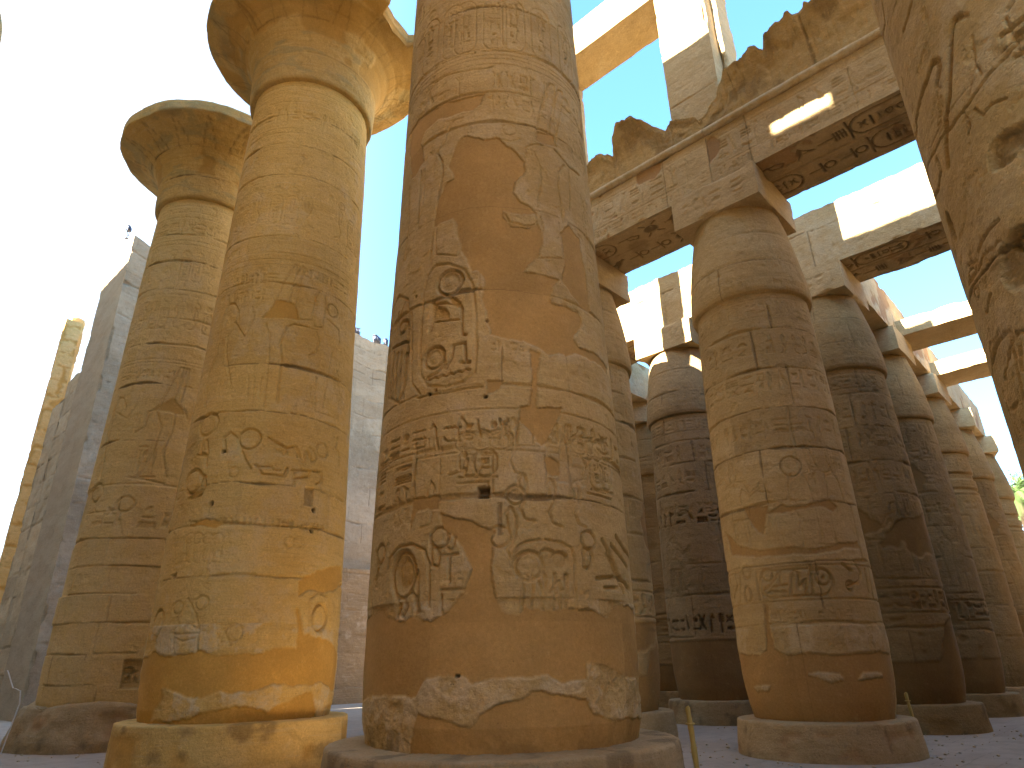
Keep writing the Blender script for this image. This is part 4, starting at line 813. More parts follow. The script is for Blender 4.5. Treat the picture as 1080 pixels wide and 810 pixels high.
def deco_G(g):
    g.ws = .75; g.ds = .75
    c = cG; P = c.P; rnd = random.Random(28)
    ln = lambda pts, w=.03, d=.05: g.line(P(*pts), w, d)
    # broad incised outlines: bent arm and robe
    g.line(P((966, 140), (969, 112), (978, 84), (983, 67), (989, 64), (991, 72), (988, 90)), .045, .055); g.line(P((966, 140), (963, 150), (968, 165)), .03, .04)
    g.line(P((1012, 18), (1006, 22), (1003, 32), (1002, 60), (1001, 100), (997, 130), (998, 150), (1000, 175)), .05, .075)
    ln([(1012, 18), (1020, 17)], .03, .05); ln([(1060, 20), (1078, 60), (1100, 120)], .025, .03)
    ln([(1000, 138), (1020, 112), (1040, 82), (1058, 62), (1078, 40)], .022, .035); ln([(1025, 40), (1027, 70), (1022, 100)], .03, .02)
    g.line(P((988, 168), (993, 180), (990, 200), (984, 212)), .03, .045); ln([(978, 185), (986, 160), (996, 140)], .02, .03); ln([(930, 0), (934, 25), (931, 45), (938, 70)], .025, .03); ln([(965, -10), (957, 20), (953, 32)], .03, .045)
    ln([(918, 10), (930, 60), (945, 95), (957, 118)], .015, .02)
    for y in (95, 105, 115, 124, 132): ln([(989, y), (993, y-3)], .016, .02)
    ln([(988, 90), (990, 110), (993, 128)], .02, .02)
    ln([(1016, 118), (1023, 133), (1021, 142)], .02, .03); ln([(1028, 115), (1036, 122), (1045, 110), (1061, 104)], .02, .03); ln([(1030, 70), (1035, 78)], .02, .03)
    for a, b in (((1055, 38), (1085, 15)), ((1068, 40), (1090, 25)), ((1070, 60), (1095, 42)), ((1062, 10), (1075, -10))): ln([a, b], .035, .07)
    # eroded sockets
    for x, y, rx, ry in ((1062, 155, .20, .13), (1002, 237, .07, .14), (1071, 250, .13, .09), (1066, 280, .16, .18)):
        u, z = c.on(x, y); W = g.win(u-rx*1.5, u+rx*1.5, z-ry*1.5, z+ry*1.5)
        if W:
            q = np.sqrt(((g.u[W[1]][None, :]-u)/rx)**2+((g.v[W[0]][:, None]-z)/ry)**2)+fbm(g.u[W[1]], g.v[W[0]], 6, 4, 3)*.35
            k = sm((1.05-q)/.25)*(1+fbm(g.u[W[1]], g.v[W[0]], 9, 3, 5)*.6); g.h[W] -= (k*.05).astype(np.float32); g.di[W] = np.maximum(g.di[W], k*.35)
    for pts in (((1030, 265), (1040, 245), (1052, 232)), ((1022, 300), (1030, 285), (1035, 270), (1045, 262)), ((1060, 262), (1068, 250)), ((1040, 330), (1045, 310)), ((1020, 280), (1028, 276), (1026, 290))): ln(pts, .025, .035)
    for x, y in ((1042, 270), (1052, 262), (1030, 310), (1024, 290)): u, z = c.on(x, y); g.ring(u, z, .05, .05, .02, .03)
    g.line(P((1048, 400), (1046, 375), (1052, 358), (1063, 350), (1075, 362), (1078, 390)), .03, .03); g.line(P((1060, 400), (1062, 372), (1072, 352), (1084, 348)), .03, .03); ln([(1066, 355), (1080, 420)], .025, .03)
    text_col(g, c.on(1068, 440)[0]-.05, c.on(1068, 480)[1], c.on(1066, 420)[1], .3, .03, .02, rnd)
    for i, (x, y) in enumerate(((985, 150), (1010, 330), (940, 20))): g.joint_h(c.on(x, y)[1], .010, .014, 70+i, amp=.03)
    [g.joint_h(z, .012, .012, 90) for z in (9.4, 10.4, 11.4, 12.4, 13.4, 14.4)]
    W = g.win(-9, 9, 3.6, 6.0); n = fbm(g.u[W[1]], g.v[W[0]], 2.0, 5, 62, .6); k = sm((n-.05)/.12)*sm((6.0-g.v[W[0]])/.8)[:, None]
    g.h[W] -= (k*(.007+.008*fbm(g.u[W[1]], g.v[W[0]], 9, 3, 64))).astype(np.float32); g.pa[W] = np.maximum(g.pa[W], k*.3)
    g.patches_noise(1.3, .1, 1, 15, 67, 'pa', .6, .2); scene_band(g, 1.2, 5, 5.2, 3.6, rnd, .03, .03); text_row(g, -5, 5, 10.0, 10.5, .025, .02, rnd)
tG = thing('papyrus_column', 'nearest column, pale tan with deep carved outlines, cut off by the upper right edge', 'column', (cG.cx, cG.cy, 0), GRP_BIG)
obj('base', base_mesh(2.42, .76, 12, 160), M['base'], tG)
_e = az_of(1000, 255)
shaft('shaft', cG, angles(1.75, .012, 1.75), np.concatenate([np.arange(.7, 2.2, .05), np.arange(2.2, 9.2, .0115), np.arange(9.2, 15.6, .05), [15.62]]), deco_G, 13, M['big'], tG, grain=.003, big=.004)
bell('capital', cG, angles(1.75, .06, 1.9), 14, M['capital'], tG)
# other row of the nave, beside and behind the camera
XO = -2.85
gO = Col(XO, 5.2, BIG)
def deco_O(g):
    rnd = random.Random(44); courses(g, [1.7+k for k in range(14)], rnd, 1.7, 90); scene_band(g, -5, 5, 3.4, 3.4, rnd, .03, .04); text_row(g, -5, 5, 7.2, 7.8, .03, .035, rnd); scene_band(g, -5, 5, 8.4, 3.4, rnd, .03, .04)
_lab = ['opposite row column just left of the viewer, outside the picture', 'opposite row column two bays ahead, outside the picture', 'opposite row column whose broken capital rim pokes in at the upper left edge', 'opposite row column behind the viewer', 'opposite row column far behind the viewer']
_Ocols = []
for i, y in enumerate((5.2, 13.4, 19.9, -2.3, -9.8)):
    if i == 0:
        tO = thing('papyrus_column', _lab[0], 'column', (XO, y, 0), GRP_BIG)
        obj('base', base_mesh(2.42, .76, 22, 90), M['base'], tO)
        shaft('shaft', gO, angles(1.75, .05, 1.75), zrows(.7, 15.63, .06), deco_O, 23, M['big'], tO)
        bell('capital', gO, angles(3.0, .08, 1.9), 24, M['capital'], tO, dv=.06)
    else: dup(tO, (XO, y, 0), _lab[i], rz=.9*i)
# ================================================================== SMALL COLUMNS
GRP_S = 'smaller closed bud columns of the side aisle'
XR1, YD, S1, S2 = 14.32, 5.46, 5.06, 5.83
cD = Col(XR1, YD, SMALL)
def deco_small(c, seed, frame=None, quality=1.0, dark=False):
    """common carving programme of the small columns; frame(g) adds what a particular one shows"""
    def f(g):
        rnd = random.Random(seed); d = .03 if quality < 1 else .024; lw = .045 if quality < 1 else .032
        js = [2.35, 3.42, 4.48, 5.5, 6.5, 7.4, 8.3]; js = [j+rnd.uniform(-.12, .12) for j in js]
        text_row(g, -4.4, 4.4, 8.55, 9.0, d*.7, lw*.8, rnd); text_row(g, -4.4, 4.4, 6.75, 7.3, d*.8, lw*.8, rnd, borders=False)
        text_row(g, -4.4, 4.4, 7.55, 8.15, d*.8, lw*.8, rnd, borders=False); text_row(g, -4.4, 4.4, 5.8, 6.25, d*.7, lw*.8, rnd, borders=False)
        scene_band(g, -4.4, 4.4, 3.55, 2.1, rnd, d*.7, lw*.8)
        if frame is None: text_row(g, -4.4, 4.4, 2.62, 3.2, d*1.8, lw*1.2, rnd, borders=True, miss=.0)
        for i, z in enumerate(js): g.joint_h(z, .02, .026, seed+i, amp=.05)
        ext = [0]+js+[12]
        for a, b in zip(ext[:-1], ext[1:]):
            o = rnd.uniform(0, 2.6)
            for k in range(4): g.joint_v(-4.2+o+k*2.2, a, b, .016, .022, k)
        g.tones(ext, lambda i: sorted([rnd.uniform(-4, 4) for _ in range(3)]), .35, .004)
        if frame: frame(g)
        else:
            g.patches_noise(.55, .02, 1.2, 2.5, seed+40, 'pl', 1, .04); g.pl[g.win(-9, 9, .5, 1.25+rnd.random()*.5)] = 1
            g.patches_noise(.7, .30, 2.5, 8.5, seed+41, 'pl', 1, .03)
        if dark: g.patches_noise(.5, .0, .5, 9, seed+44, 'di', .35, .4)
        W = g.win(-9, 9, .5, 2.6); g.di[W] = np.maximum(g.di[W], (sm((2.5-g.v[W[0]])/2.2)[:, None]*(.42+fbm(g.u[W[1]], g.v[W[0]], 1.4, 4, seed+9)*.5)*(.5 if frame else 1)))  # darker towards the foot: dirt stains with low shade put into the colour
        g.patches_noise(.9, .14, 2.5, 9, seed+43, 'pa', .35, .15)
    return f
def frame_D(g):
    c = cD; P = c.P; rnd = random.Random(77); Z = lambda x, y: c.on(x, y)[1]; U = lambda x, y: c.on(x, y)[0]
    z0, z1 = Z(840, 629), Z(840, 600)
    W = g.win(-9, 9, z0-.12, z1+.12); g.c[W] = 0
    g.line([(-9, z1+.05), (9, z1+.05)], .03, .02)
    cartouche(g, U(803, 630), z0-.0, U(880, 620)-U(803, 630), z1-z0, .04, .045, rnd, horiz=True, glyphs=False)
    def rg(x, y, r, w=.045, d=.05, ry=None): u, z = c.on(x, y); g.ring(u, z, r, ry or r, w, d)
    ln = lambda pts, w=.045, d=.05: g.line(P(*pts), w, d)
    rg(809, 607, .11); ln([(807, 622), (812, 618), (818, 610), (823, 602), (822, 612), (823, 618)]); ln([(816, 619), (830, 617)]); ln([(811, 625+0), (814, 623), (817, 625), (820, 623), (823, 625), (826, 623), (829, 625)], .035)
    ln([(834, 628), (836, 600), (842, 605), (842, 620), (850, 611), (850, 627)]); ln([(857, 628), (854, 596)]); ln([(854, 602), (862, 601)]); rg(868, 609, .14); u, z = c.on(868, 609); g.disc(u, z, .035, .035, .05)
    rg(787, 604, .11, ry=.12); rg(789, 627, .09, ry=.14); ln([(775, 605), (778, 618), (774, 632)]); ln([(770, 612), (772, 632)]); ln([(781, 596), (781, 635)], .03, .03)
    ln([(889, 595), (898, 602)], .06, .06); ln([(902, 593), (908, 605), (906, 614), (896, 618)]); rg(897, 618, .08); ln([(912, 600), (917, 625)]); ln([(916, 600), (921, 630)])
    g.line([(-9, z0-.07), (9, z0-.07)], .03, .02); text_row(g, U(800, 645), U(900, 645), Z(840, 655), Z(840, 643), .02, .025, rnd, borders=False, miss=.4)
    rg(834, 492, .20, .025, .035); u, z = c.on(833, 489); g.disc(u, z, .16, .16, .02, dome=.8)
    ln([(833, 500), (830, 512), (833, 530), (843, 545), (850, 580)], .025, .022); ln([(790, 525), (797, 518), (813, 520), (812, 560)], .025, .02); ln([(858, 500), (862, 530), (870, 578)], .02, .015); ln([(874, 490), (885, 510), (890, 530)], .03, .03)
    p = lambda pts, s, rag=.035: g.patch(P(*pts), rag, s)
    p([(784, 536), (810, 534), (812, 540), (826, 532), (833, 534), (850, 532), (875, 526), (884, 535), (880, 540), (868, 535), (845, 536), (828, 541), (809, 543), (806, 565), (800, 562), (790, 550)], 3, .02)
    p([(765, 690), (775, 688), (802, 690), (812, 683), (830, 690), (862, 689), (900, 689), (930, 688), (945, 690), (950, 800), (770, 800)], 5, .03)
    p([(806, 636), (811, 640), (812, 660), (816, 684), (808, 684), (808, 655)], 6, .015); p([(765, 560), (772, 568), (778, 575), (800, 580), (860, 578), (905, 572), (908, 578), (860, 584), (800, 588), (772, 586)], 7, .025)
    for pts in (((850, 712), (862, 709), (885, 711), (890, 718), (878, 720), (862, 716)), ((905, 718), (912, 710), (930, 708), (932, 712), (918, 716)), ((794, 724), (812, 722), (810, 729), (798, 730))):
        g.patch(P(*pts), .025, 8, 0.0); g.patch(P(*pts), .025, 8, .9, 'pa')
    W = g.win(-9, 9, Z(850, 688), Z(850, 660)); n = fbm(g.u[W[1]], g.v[W[0]], 1.6, 4, 5); g.pa[W] = np.maximum(g.pa[W], sm((n+.1)/.25)*.8); g.h[W] += (n*.03).astype(np.float32)
tD = thing('bud_column', 'brown bud column at right centre, a carved ring of large signs low on its shaft', 'column', (XR1, YD, 0), GRP_S)
obj('base', base_mesh(1.62, .60, 31, 200), M['base'], tD)
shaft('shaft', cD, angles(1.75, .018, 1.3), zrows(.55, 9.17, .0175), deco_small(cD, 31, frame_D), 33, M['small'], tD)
bud('capital', cD, angles(1.75, .02, 1.2), 34, M['small'], tD)
def deco_ab(seed):
    def f(g): rnd = random.Random(seed); text_row(g, .15, g.u[-1]-.15, .2, .75, .02, .03, rnd, borders=False)
    return f
def abacus(parent, seed, mat, h=.93, z0=11.67, half=1.11, step=.03):
    return block('abacus', mat, parent, (-half, -half, z0), (half, half, z0+h-.004), step, front=deco_ab(seed), sides=None, seed=seed, wob=.01, chips=.05)
abacus(tD, 35, M['beam'])
def make_small(x, y, label, seed, mat, q=1, du=.028, frame=None, name='bud_column', dark=False):
    c = Col(x, y, SMALL); t = thing(name, label, 'column', (x, y, 0), GRP_S)
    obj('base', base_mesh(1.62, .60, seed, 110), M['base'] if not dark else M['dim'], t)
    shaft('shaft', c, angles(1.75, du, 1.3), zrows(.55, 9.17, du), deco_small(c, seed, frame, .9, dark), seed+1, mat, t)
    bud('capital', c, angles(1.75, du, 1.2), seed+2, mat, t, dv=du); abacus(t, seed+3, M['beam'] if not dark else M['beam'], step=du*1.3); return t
XR2 = XR1+S2; XS = lambda k: XR1+S2*k; YS = lambda k: YD+.016*(XS(k)-XR1)
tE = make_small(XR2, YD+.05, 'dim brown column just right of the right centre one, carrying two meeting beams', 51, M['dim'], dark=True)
tD0 = make_small(XR1, YD+S1, 'slender looking column just behind the right edge of the huge plastered column', 61, M['small'])
def frame_H(g):
    rnd = random.Random(5); g.c[g.win(-9, 9, 2.3, 3.3)] = 0
    text_row(g, -3, 3, 2.35, 2.95, .06, .05, rnd, borders=False, miss=0, paint=.9); text_row(g, -3, 3, 5.5, 6.05, .06, .05, rnd, borders=False, miss=0, paint=.9)
    g.pl[g.win(-9, 9, .5, 2.2)] = 1; g.patches_noise(.5, .0, .5, 9, 44, 'di', .3, .4)
tH = make_small(XR2, YD+S1, 'grey brown column with dark deep cut signs, left of the right centre column', 71, M['mid'], frame=frame_H)
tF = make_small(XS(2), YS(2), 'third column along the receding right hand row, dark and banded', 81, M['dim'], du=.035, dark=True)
def frame_F3(g):
    W = g.win(-9, 9, 7.9, 9.2); g.h[g.win(-9, 9, 8.1, 8.35)] -= .06; g.h[g.win(-9, 9, 7.6, 7.75)] -= .05
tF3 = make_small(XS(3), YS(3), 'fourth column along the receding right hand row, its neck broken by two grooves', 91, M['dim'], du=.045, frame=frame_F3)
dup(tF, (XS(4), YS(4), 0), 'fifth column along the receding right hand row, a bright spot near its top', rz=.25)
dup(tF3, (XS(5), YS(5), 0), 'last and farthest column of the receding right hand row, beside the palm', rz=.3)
_bk = [(2, 2, 'column far behind in the gap right of the slender column, lower half hidden'), (1, 2, 'aisle column in the second row hidden behind the huge plastered column'), (0, 2, 'first row aisle column hidden behind the huge plastered column'),
       (1, 3, 'second row aisle column hidden behind the golden column'), (2, 1, 'third row aisle column hidden behind the right centre column'), (3, 3, 'fourth row aisle column deep in the hall'),
       (3, 2, 'fourth row aisle column seen deep between the shafts'), (4, 3, 'fifth row aisle column deep in the hall'), (4, 4, 'fifth row aisle column near the far wall'), (3, 1, 'fourth row aisle column behind the dim brown one'),
       (0, -1.2, 'first row aisle column hidden behind the nearest column'), (1, -1.2, 'second row aisle column hidden behind the nearest column')]
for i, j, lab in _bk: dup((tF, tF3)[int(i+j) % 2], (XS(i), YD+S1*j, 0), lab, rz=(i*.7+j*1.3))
# ================================================================== BEAMS
GRP_B = 'stone architrave beams over the aisle columns'
HW = .95; ZB, ZT = 12.6, 14.15
def deco_front(seed, row=True, joints=True, d=.022):
    def f(g):
        rnd = random.Random(seed); L = g.u[-1]; H = g.v[-1]
        if row: text_row(g, .15, L-.15, H*.30, H*.84, d, .03, rnd); text_row(g, .15, L-.15, H*.08, H*.27, d*.7, .02, rnd, borders=False, miss=.3)
        g.patches_noise(1.0, .1, 0, 9, seed, 'pa', .5, .2); g.patches_noise(.7, .3, 0, 9, seed+4, 'pl', 1, .03)
        if joints:
            for k in range(int(L/2.4)): g.joint_v(1.1+k*2.5+rnd.uniform(-.4, .4), 0, H, .014, .02, seed+k)
        g.tones([0, H+1], lambda i: [1.1+k*2.5 for k in range(int(L/2.4))], .3, .003)
    return f
def deco_soffit(seed, ry=.5):
    def f(g):
        rnd = random.Random(seed); L = g.u[-1]; W_ = g.v[-1]; lx = g.u[-1] < g.v[-1]
        # beams along Y : v runs along Y ; two lanes of painted cartouches and signs
        U_, V_ = (g.u[-1], g.v[-1])
        for lane in (0, 1):
            a = .10+lane*(U_-.2)/2; w_ = (U_-.2)/2-.08; v = .25
            g.line([(a-.02, .1), (a-.02, V_-.1)], .025, .03); g.line([(a+w_+.02, .1), (a+w_+.02, V_-.1)], .025, .03)
            while v < V_-1.2:
                if rnd.random() < .5: cartouche(g, a+.06, v, w_-.12, 1.45, .045, .05, rnd, paint=.75); v += 1.65
                else:
                    for k in range(2): g.prim(G[rnd.choice(('ankh', 'bird', 'djed', 'bee', 'scarab', 'feather'))], a+.1, v, w_-.2, .62, .045, .04, .8); v += .72
        g.patches_noise(1.5, .1, 0, 99, seed, 'di', .35, .3); g.patches_noise(1.0, .2, 0, 99, seed+2, 'pl', .7, .05)
    return f
# row 1 : architrave spans between column centres, each with torus roll and broken cavetto cornice
spans1 = [(XR1, YD+S1, YD, 'carved architrave over the gap between the slender and right centre columns', 101), (XR1, YD, YD-S1-.6, 'carved architrave running right from the right centre column, a patch of sun on it', 103),
          (XR1, YD+2*S1, YD+S1, 'carved architrave continuing left behind the huge plastered column', 105), (XR1, YD-S1-.6, YD-2*S1-1.2, 'carved architrave right of the nearest column, outside the picture', 109)]
ctop = [(a.y, a.z) for a in (plane(px, py, 0, XR1-1.2) for px, py in ((621,167),(631,159),(643,162),(646,145),(653,133),(668,125),(681,128),(697,133),(703,124),(716,119),(729,118),(732,124),(741,112),(752,96),(757,85),(763,73),(777,65),(790,52),(796,49),(803,50),(806,38),(818,28),(834,17),(838,19),(850,8),(871,-3),(900,-20)))]
ctop = sorted([(ctop[0][0]+1.5, 14.9), (ctop[0][0]+2.6, 15.6), (ctop[0][0]+5, 15.1), (ctop[0][0]+9, 15.5)]+ctop+[(ctop[-1][0]-2, 15.9), (ctop[-1][0]-5, 15.6)])
def ctop_at(y): return np.interp(y, [p[0] for p in ctop], [p[1] for p in ctop])
for x, ya, yb, lab, sd in spans1:
    near = sd in (101, 103); st = .022 if near else .06
    t = thing('architrave', lab, 'beam', (x, (ya+yb)/2, ZB), GRP_B); o = (x, (ya+yb)/2, ZB)
    block('beam', M['beam'], t, (x-HW, yb+.006, ZB), (x+HW, ya-.006, ZT), st, front=deco_front(sd), bottom=deco_soffit(sd+1), seed=sd, origin=o, wob=.012, chips=.05)
    # torus roll
    ys = np.arange(yb, ya, .04); V = []; n = 10
    for y in ys:
        for k in range(n):
            a = math.pi*2*k/n; V.append((x-HW-.035+.105*math.cos(a), y, ZT+.10+.105*math.sin(a)))
    V = np.array(V); W = V.copy()
    for ax in (0, 2): V[:, ax] += n3(W, 4., sd+ax)*.012
    V -= np.array(o); obj('torus_roll', mesh_from('torus_roll', V, grid_faces(len(ys), n, True)[:, ::-1]), M['beam'], t)
    # cavetto cornice: rows = profile from front foot over top to back foot
    ys = np.arange(yb, ya+.001, .03 if near else .1); ys[-1] = ya
    tp = ctop_at(ys)+(fbm(ys, [3.], 3., 4, sd)[0]*.06)+fbm(ys, [5.], 9., 3, sd+1)[0]*.05
    nf = 28; V = []; A = []
    nt_ = 26
    rows = []
    fr = np.linspace(0, 1, nf)
    for f_ in fr:                                           # front face, flaring outwards with height
        z = ZT+.17+(tp-ZT-.17)*f_; q = np.clip((z-ZT-.17)/1.5, 0, 1.2)
        xx = x-HW+.06-(q**2.2)*.42; rows.append(np.stack([xx, ys, z], -1))
    thick = .9
    for f_ in np.linspace(.06, 1, nt_):
        xx = rows[nf-1][:, 0]*(1-f_)+(x+HW-.1)*f_; z = tp-f_*.95+fbm(ys, [f_*2.], 1.6, 4, sd+9)[0]*.22*math.sin(min(1, f_*2)*math.pi/2); rows.append(np.stack([xx, ys, z], -1))
    for f_ in np.linspace(.1, 1, 8): zz = rows[nf+nt_-1][:, 2]*(1-f_)+(ZT+.0)*f_; rows.append(np.stack([np.full(len(ys), x+HW-.1), ys, zz], -1))
    V = np.concatenate(rows); W = V.copy(); k = np.clip((V[:, 2]-ZT-.3)/.6, 0, 1)
    for ax in range(3): V[:, ax] += (n3(W, 2.6, sd+ax*3)*.045+n3(W, 8., sd+ax)*.018)*k
    nr = len(rows); vv = np.linspace(0, 3, nr); g = Relief(ys-ys[0], vv); 
    for u in np.arange(.9, ya-yb, 1.9): g.joint_v(float(u), 0, 3, .02, .03, sd)
    for u in np.arange(.1, ya-yb, .16): g.line([(u, .05), (u+.02, 1.4)], .03, .012)
    g.h += (fbm(g.u, g.v, 5, 4, sd+30)*.03).astype(np.float32)
    g.patches_noise(1.4, .05, 0, 3, sd, 'di', .45, .3)
    A = g.attr(); dd = g.finish(sd, .006, .02); V[:, 0] -= dd.reshape(-1)*(np.arange(nr) < nf).repeat(len(ys))
    V = V-np.array(o)
    # end caps closed by a fan of the profile
    F = grid_faces(nr, len(ys), False)[:, ::-1]
    obj('cavetto_cornice', mesh_from('cavetto_cornice', V, F, A.reshape(-1, 4)), M['capital'] if False else M['small'], t)
    nL = len(ys)
    for e_, nm_ in ((0, 0), (nL-1, 1)):
        pr = V.reshape(nr, nL, 3)[:, e_]; c_ = pr.mean(0); c_[2] = .0+ZT-ZB+.2
        VV = list(map(tuple, pr))+[tuple(c_)]; FF = [(i, i+1, nr) if nm_ == 0 else (i+1, i, nr) for i in range(nr-1)]
        obj('cornice_end', mesh_from('cornice_end', VV, FF, None, False), M['small'], t)
# clerestory : sunlit piers and lintel above row 1
def plain_joint(seed, zs=(1.3, 2.6, 4.0)):
    def f(g):
        for i, z in enumerate(zs): g.joint_h(z, .016, .02, seed+i)
    return f
GRP_C = 'clerestory piers standing on the cornice'
for y0, y1, lab, sd in ((4.95, 6.42, 'upright clerestory pier with its upper part in full sun, above the broken cornice', 121), (10.4, 11.0, 'clerestory pier showing only as a thin bright strip beside the huge plastered column', 123), (13.9, 15.4, 'clerestory pier hidden behind the great columns', 125)):
    t = thing('clerestory_pier', lab, 'pier', (14.35, (y0+y1)/2, 15.0), GRP_C)
    block('pier_block', M['beam'], t, (13.6, y0, 15.0), (15.0, y1, 20.46), .03 if sd == 121 else .08, front=plain_joint(sd, (.9, 1.75, 3.6)), sides=plain_joint(sd+1, (1.7, 3.6)), seed=sd, wob=.015, chips=.05, origin=(14.35, (y0+y1)/2, 15.0))
    block('rebate', M['beam'], t, (14.1, y0-.16, 15.6), (15.0, y0-.003, 20.44), .05, seed=sd+5, wob=.03, chips=.08, origin=(14.35, (y0+y1)/2, 15.0))
for y0, y1, lab, sd in ((4.9, 10.1, 'clerestory lintel at top centre, white with sun on its face and orange beneath', 131), (10.12, 15.8, 'horizontal clerestory lintel continuing left behind the huge plastered column', 133)):
    t = tag(block('clerestory_lintel', M['beam'], None, (13.6, y0, 20.48), (15.0, y1, 21.85), .04, front=deco_front(sd, False), seed=sd, wob=.012, chips=.035), lab, 'lintel', 'clerestory lintels')
# row 2 beams
def deco_r2(seed):
    def f(g):
        rnd = random.Random(seed); L = g.u[-1]; H = g.v[-1]; text_row(g, .3, L-.3, .25, .95, .012, .02, rnd, borders=False, miss=.4)
        g.joint_h(H*.67, .018, .03, seed, amp=.09); g.joint_v(L*.1, 0, H*.67, .03, .04, seed); g.joint_v(L*.52, H*.67, H, .02, .03, seed+3)
        g.patches_noise(.8, .1, 0, 9, seed, 'pa', .6, .2)
    return f
r2top = lambda x, y: n3(np.stack([x*.3, y*1.0, x*0], -1), 2.2, 5)*.12+np.where((y > 5.9) & (y < 6.6), -.25, 0)
for ya, yb, lab, sd in ((YD+.35, YD-S1-1.5, 'second row architrave with a bright sunlit face, crossing behind the nearest column', 141), (YD+S1+.3, YD+.36, 'second row architrave seen left of the right centre column, fully sunlit', 143), (YD+2*S1+.3, YD+S1+.31, 'second row architrave with a long crack, white in the sun, through the narrow gap', 145)):
    tag(block('architrave', M['beam'], None, (XR2-HW, yb, ZB), (XR2+HW, ya, 14.62), .03 if sd < 147 else .08, front=deco_r2(sd), bottom=deco_soffit(sd+1), seed=sd, wob=.02, chips=.07, top=r2top), lab, 'beam', GRP_B)
# receding beams along X over row 2..6
_ang = math.atan(.016)
def xbeam(k0, k1, y, z0, z1, lab, sd, step=.05):
    t = block('architrave', M['beam'], None, (0, -HW, 0), (XS(k1)-XS(k0)-.012, HW, z1-z0), step, sides=deco_front(sd, False), bottom=None, seed=sd, wob=.02, chips=.06)
    t.location = (XS(k0), y+.016*(XS(k0)-XR1), z0); t.rotation_euler.z = _ang; return tag(t, lab, 'beam', GRP_B)
_n = ('first', 'second', 'third', 'fourth', 'fifth')
for k in range(1, 5):
    xbeam(k+(.165 if k == 1 else 0), k+1, YD, ZB, 14.45, '%s beam of the receding right hand row, counted from the near end' % _n[k-1], 150+k)
xbeam(1.17, 3, YD+S1, ZB, 14.3, 'beam between the second and fourth rows of columns, seen in the narrow gap', 161); xbeam(3, 5, YD+S1, ZB, 14.3, 'beam between the fourth and sixth rows of columns, deep in the hall', 162)
xbeam(1.17, 3, YD+2*S1, ZB, 14.3, 'beam deep in the hall over the far aisle columns', 163); xbeam(3, 5, YD+2*S1, ZB, 14.3, 'farthest beam over the far aisle columns', 164)
for x0, lab, sd in ((26.15, 'thin lintel slab bridging to the receding row, nearer of two', 171), (31.35, 'thin lintel slab bridging to the receding row, farther of two', 173)):
    tag(block('lintel_slab', M['beam'], None, (x0, -4, 12.62), (x0+1.85, 4.68+.016*(x0-XR1), 13.25), .06, seed=sd, wob=.015, chips=.05), lab, 'lintel', 'thin lintel slabs bridging to the receding row')
# architrave on the great row over the centre and nearest columns (above the frame) and on the opposite row, where extra courses are added for shade
for i, yc in enumerate((cG.cy, cC.cy)): tag(block('abacus', M['beam'], None, (5.7, yc-1.15, 18.33), (7.95, yc+1.15, 19.45), .12, seed=181+i), ('abacus slab on the nearest column, above the picture', 'abacus slab on the huge plastered column, above the picture')[i], 'slab')
tag(block('great_architrave', M['beam'], None, (5.85, -7.0, 19.46), (7.8, 10.3, 22.35), .12, seed=184), 'great architrave resting on the nearest and the huge plastered columns, above the picture', 'beam')
for i, yc in enumerate((5.2, 13.4, -2.3, -9.8, 19.9)): tag(block('abacus', M['beam'], None, (XO-1.15, yc-1.15, 18.33), (XO+1.15, yc+1.15, 19.45), .15, seed=185+i), 'abacus slab on the opposite row, %s, outside the picture' % ('nearest the viewer', 'two bays ahead', 'behind the viewer', 'far behind the viewer', 'three bays ahead')[i], 'slab')
tag(block('great_architrave', M['beam'], None, (XO-1, 4.37, 19.46), (XO+1, 5.88, 25.35), .2, seed=188), 'low stretch of the opposite great architrave, notch added to pass sun, outside the picture', 'beam')  # notch shaped to pass a sun patch onto the first-row beam
tag(block('great_architrave', M['beam'], None, (XO-1, -7, 19.46), (XO+1, 4.35, 27.2), .2, seed=190), 'great architrave of the opposite row behind the viewer, raised for shade, outside the picture', 'beam')
tag(block('great_architrave', M['beam'], None, (XO-1, 5.9, 19.46), (XO+1, 27, 27.2), .2, seed=191), 'great architrave of the opposite row ahead of the viewer, raised for shade, outside the picture', 'beam')
tag(block('great_architrave', M['beam'], None, (XO-1, 3.6, 27.22), (XO+1, 6.6, 28.6), .3, seed=189), 'added capping block trimming the sun patch above the opposite notch, outside the picture', 'beam')
wl = thing('shade_aisle_wall', 'tall shade wall added beyond the opposite row, slot cut for sun, outside the picture', 'wall', (-11, 10, 0)); oW = (-11, 10, 0)  # unseen wall added to shade the nave, its opening lets one sunbeam in
for lo, hi in (((-12, -7, -.02), (-11, 11.19, 27.8)), ((-12, 12.91, -.02), (-11, 32, 27.8)), ((-12, 11.2, -.02), (-11, 12.9, 13.9)), ((-12, 11.2, 19.3), (-11, 12.9, 27.8))): block('wall_section', M['beam'], wl, lo, hi, .5, seed=192, wob=.0, chips=0, origin=oW)
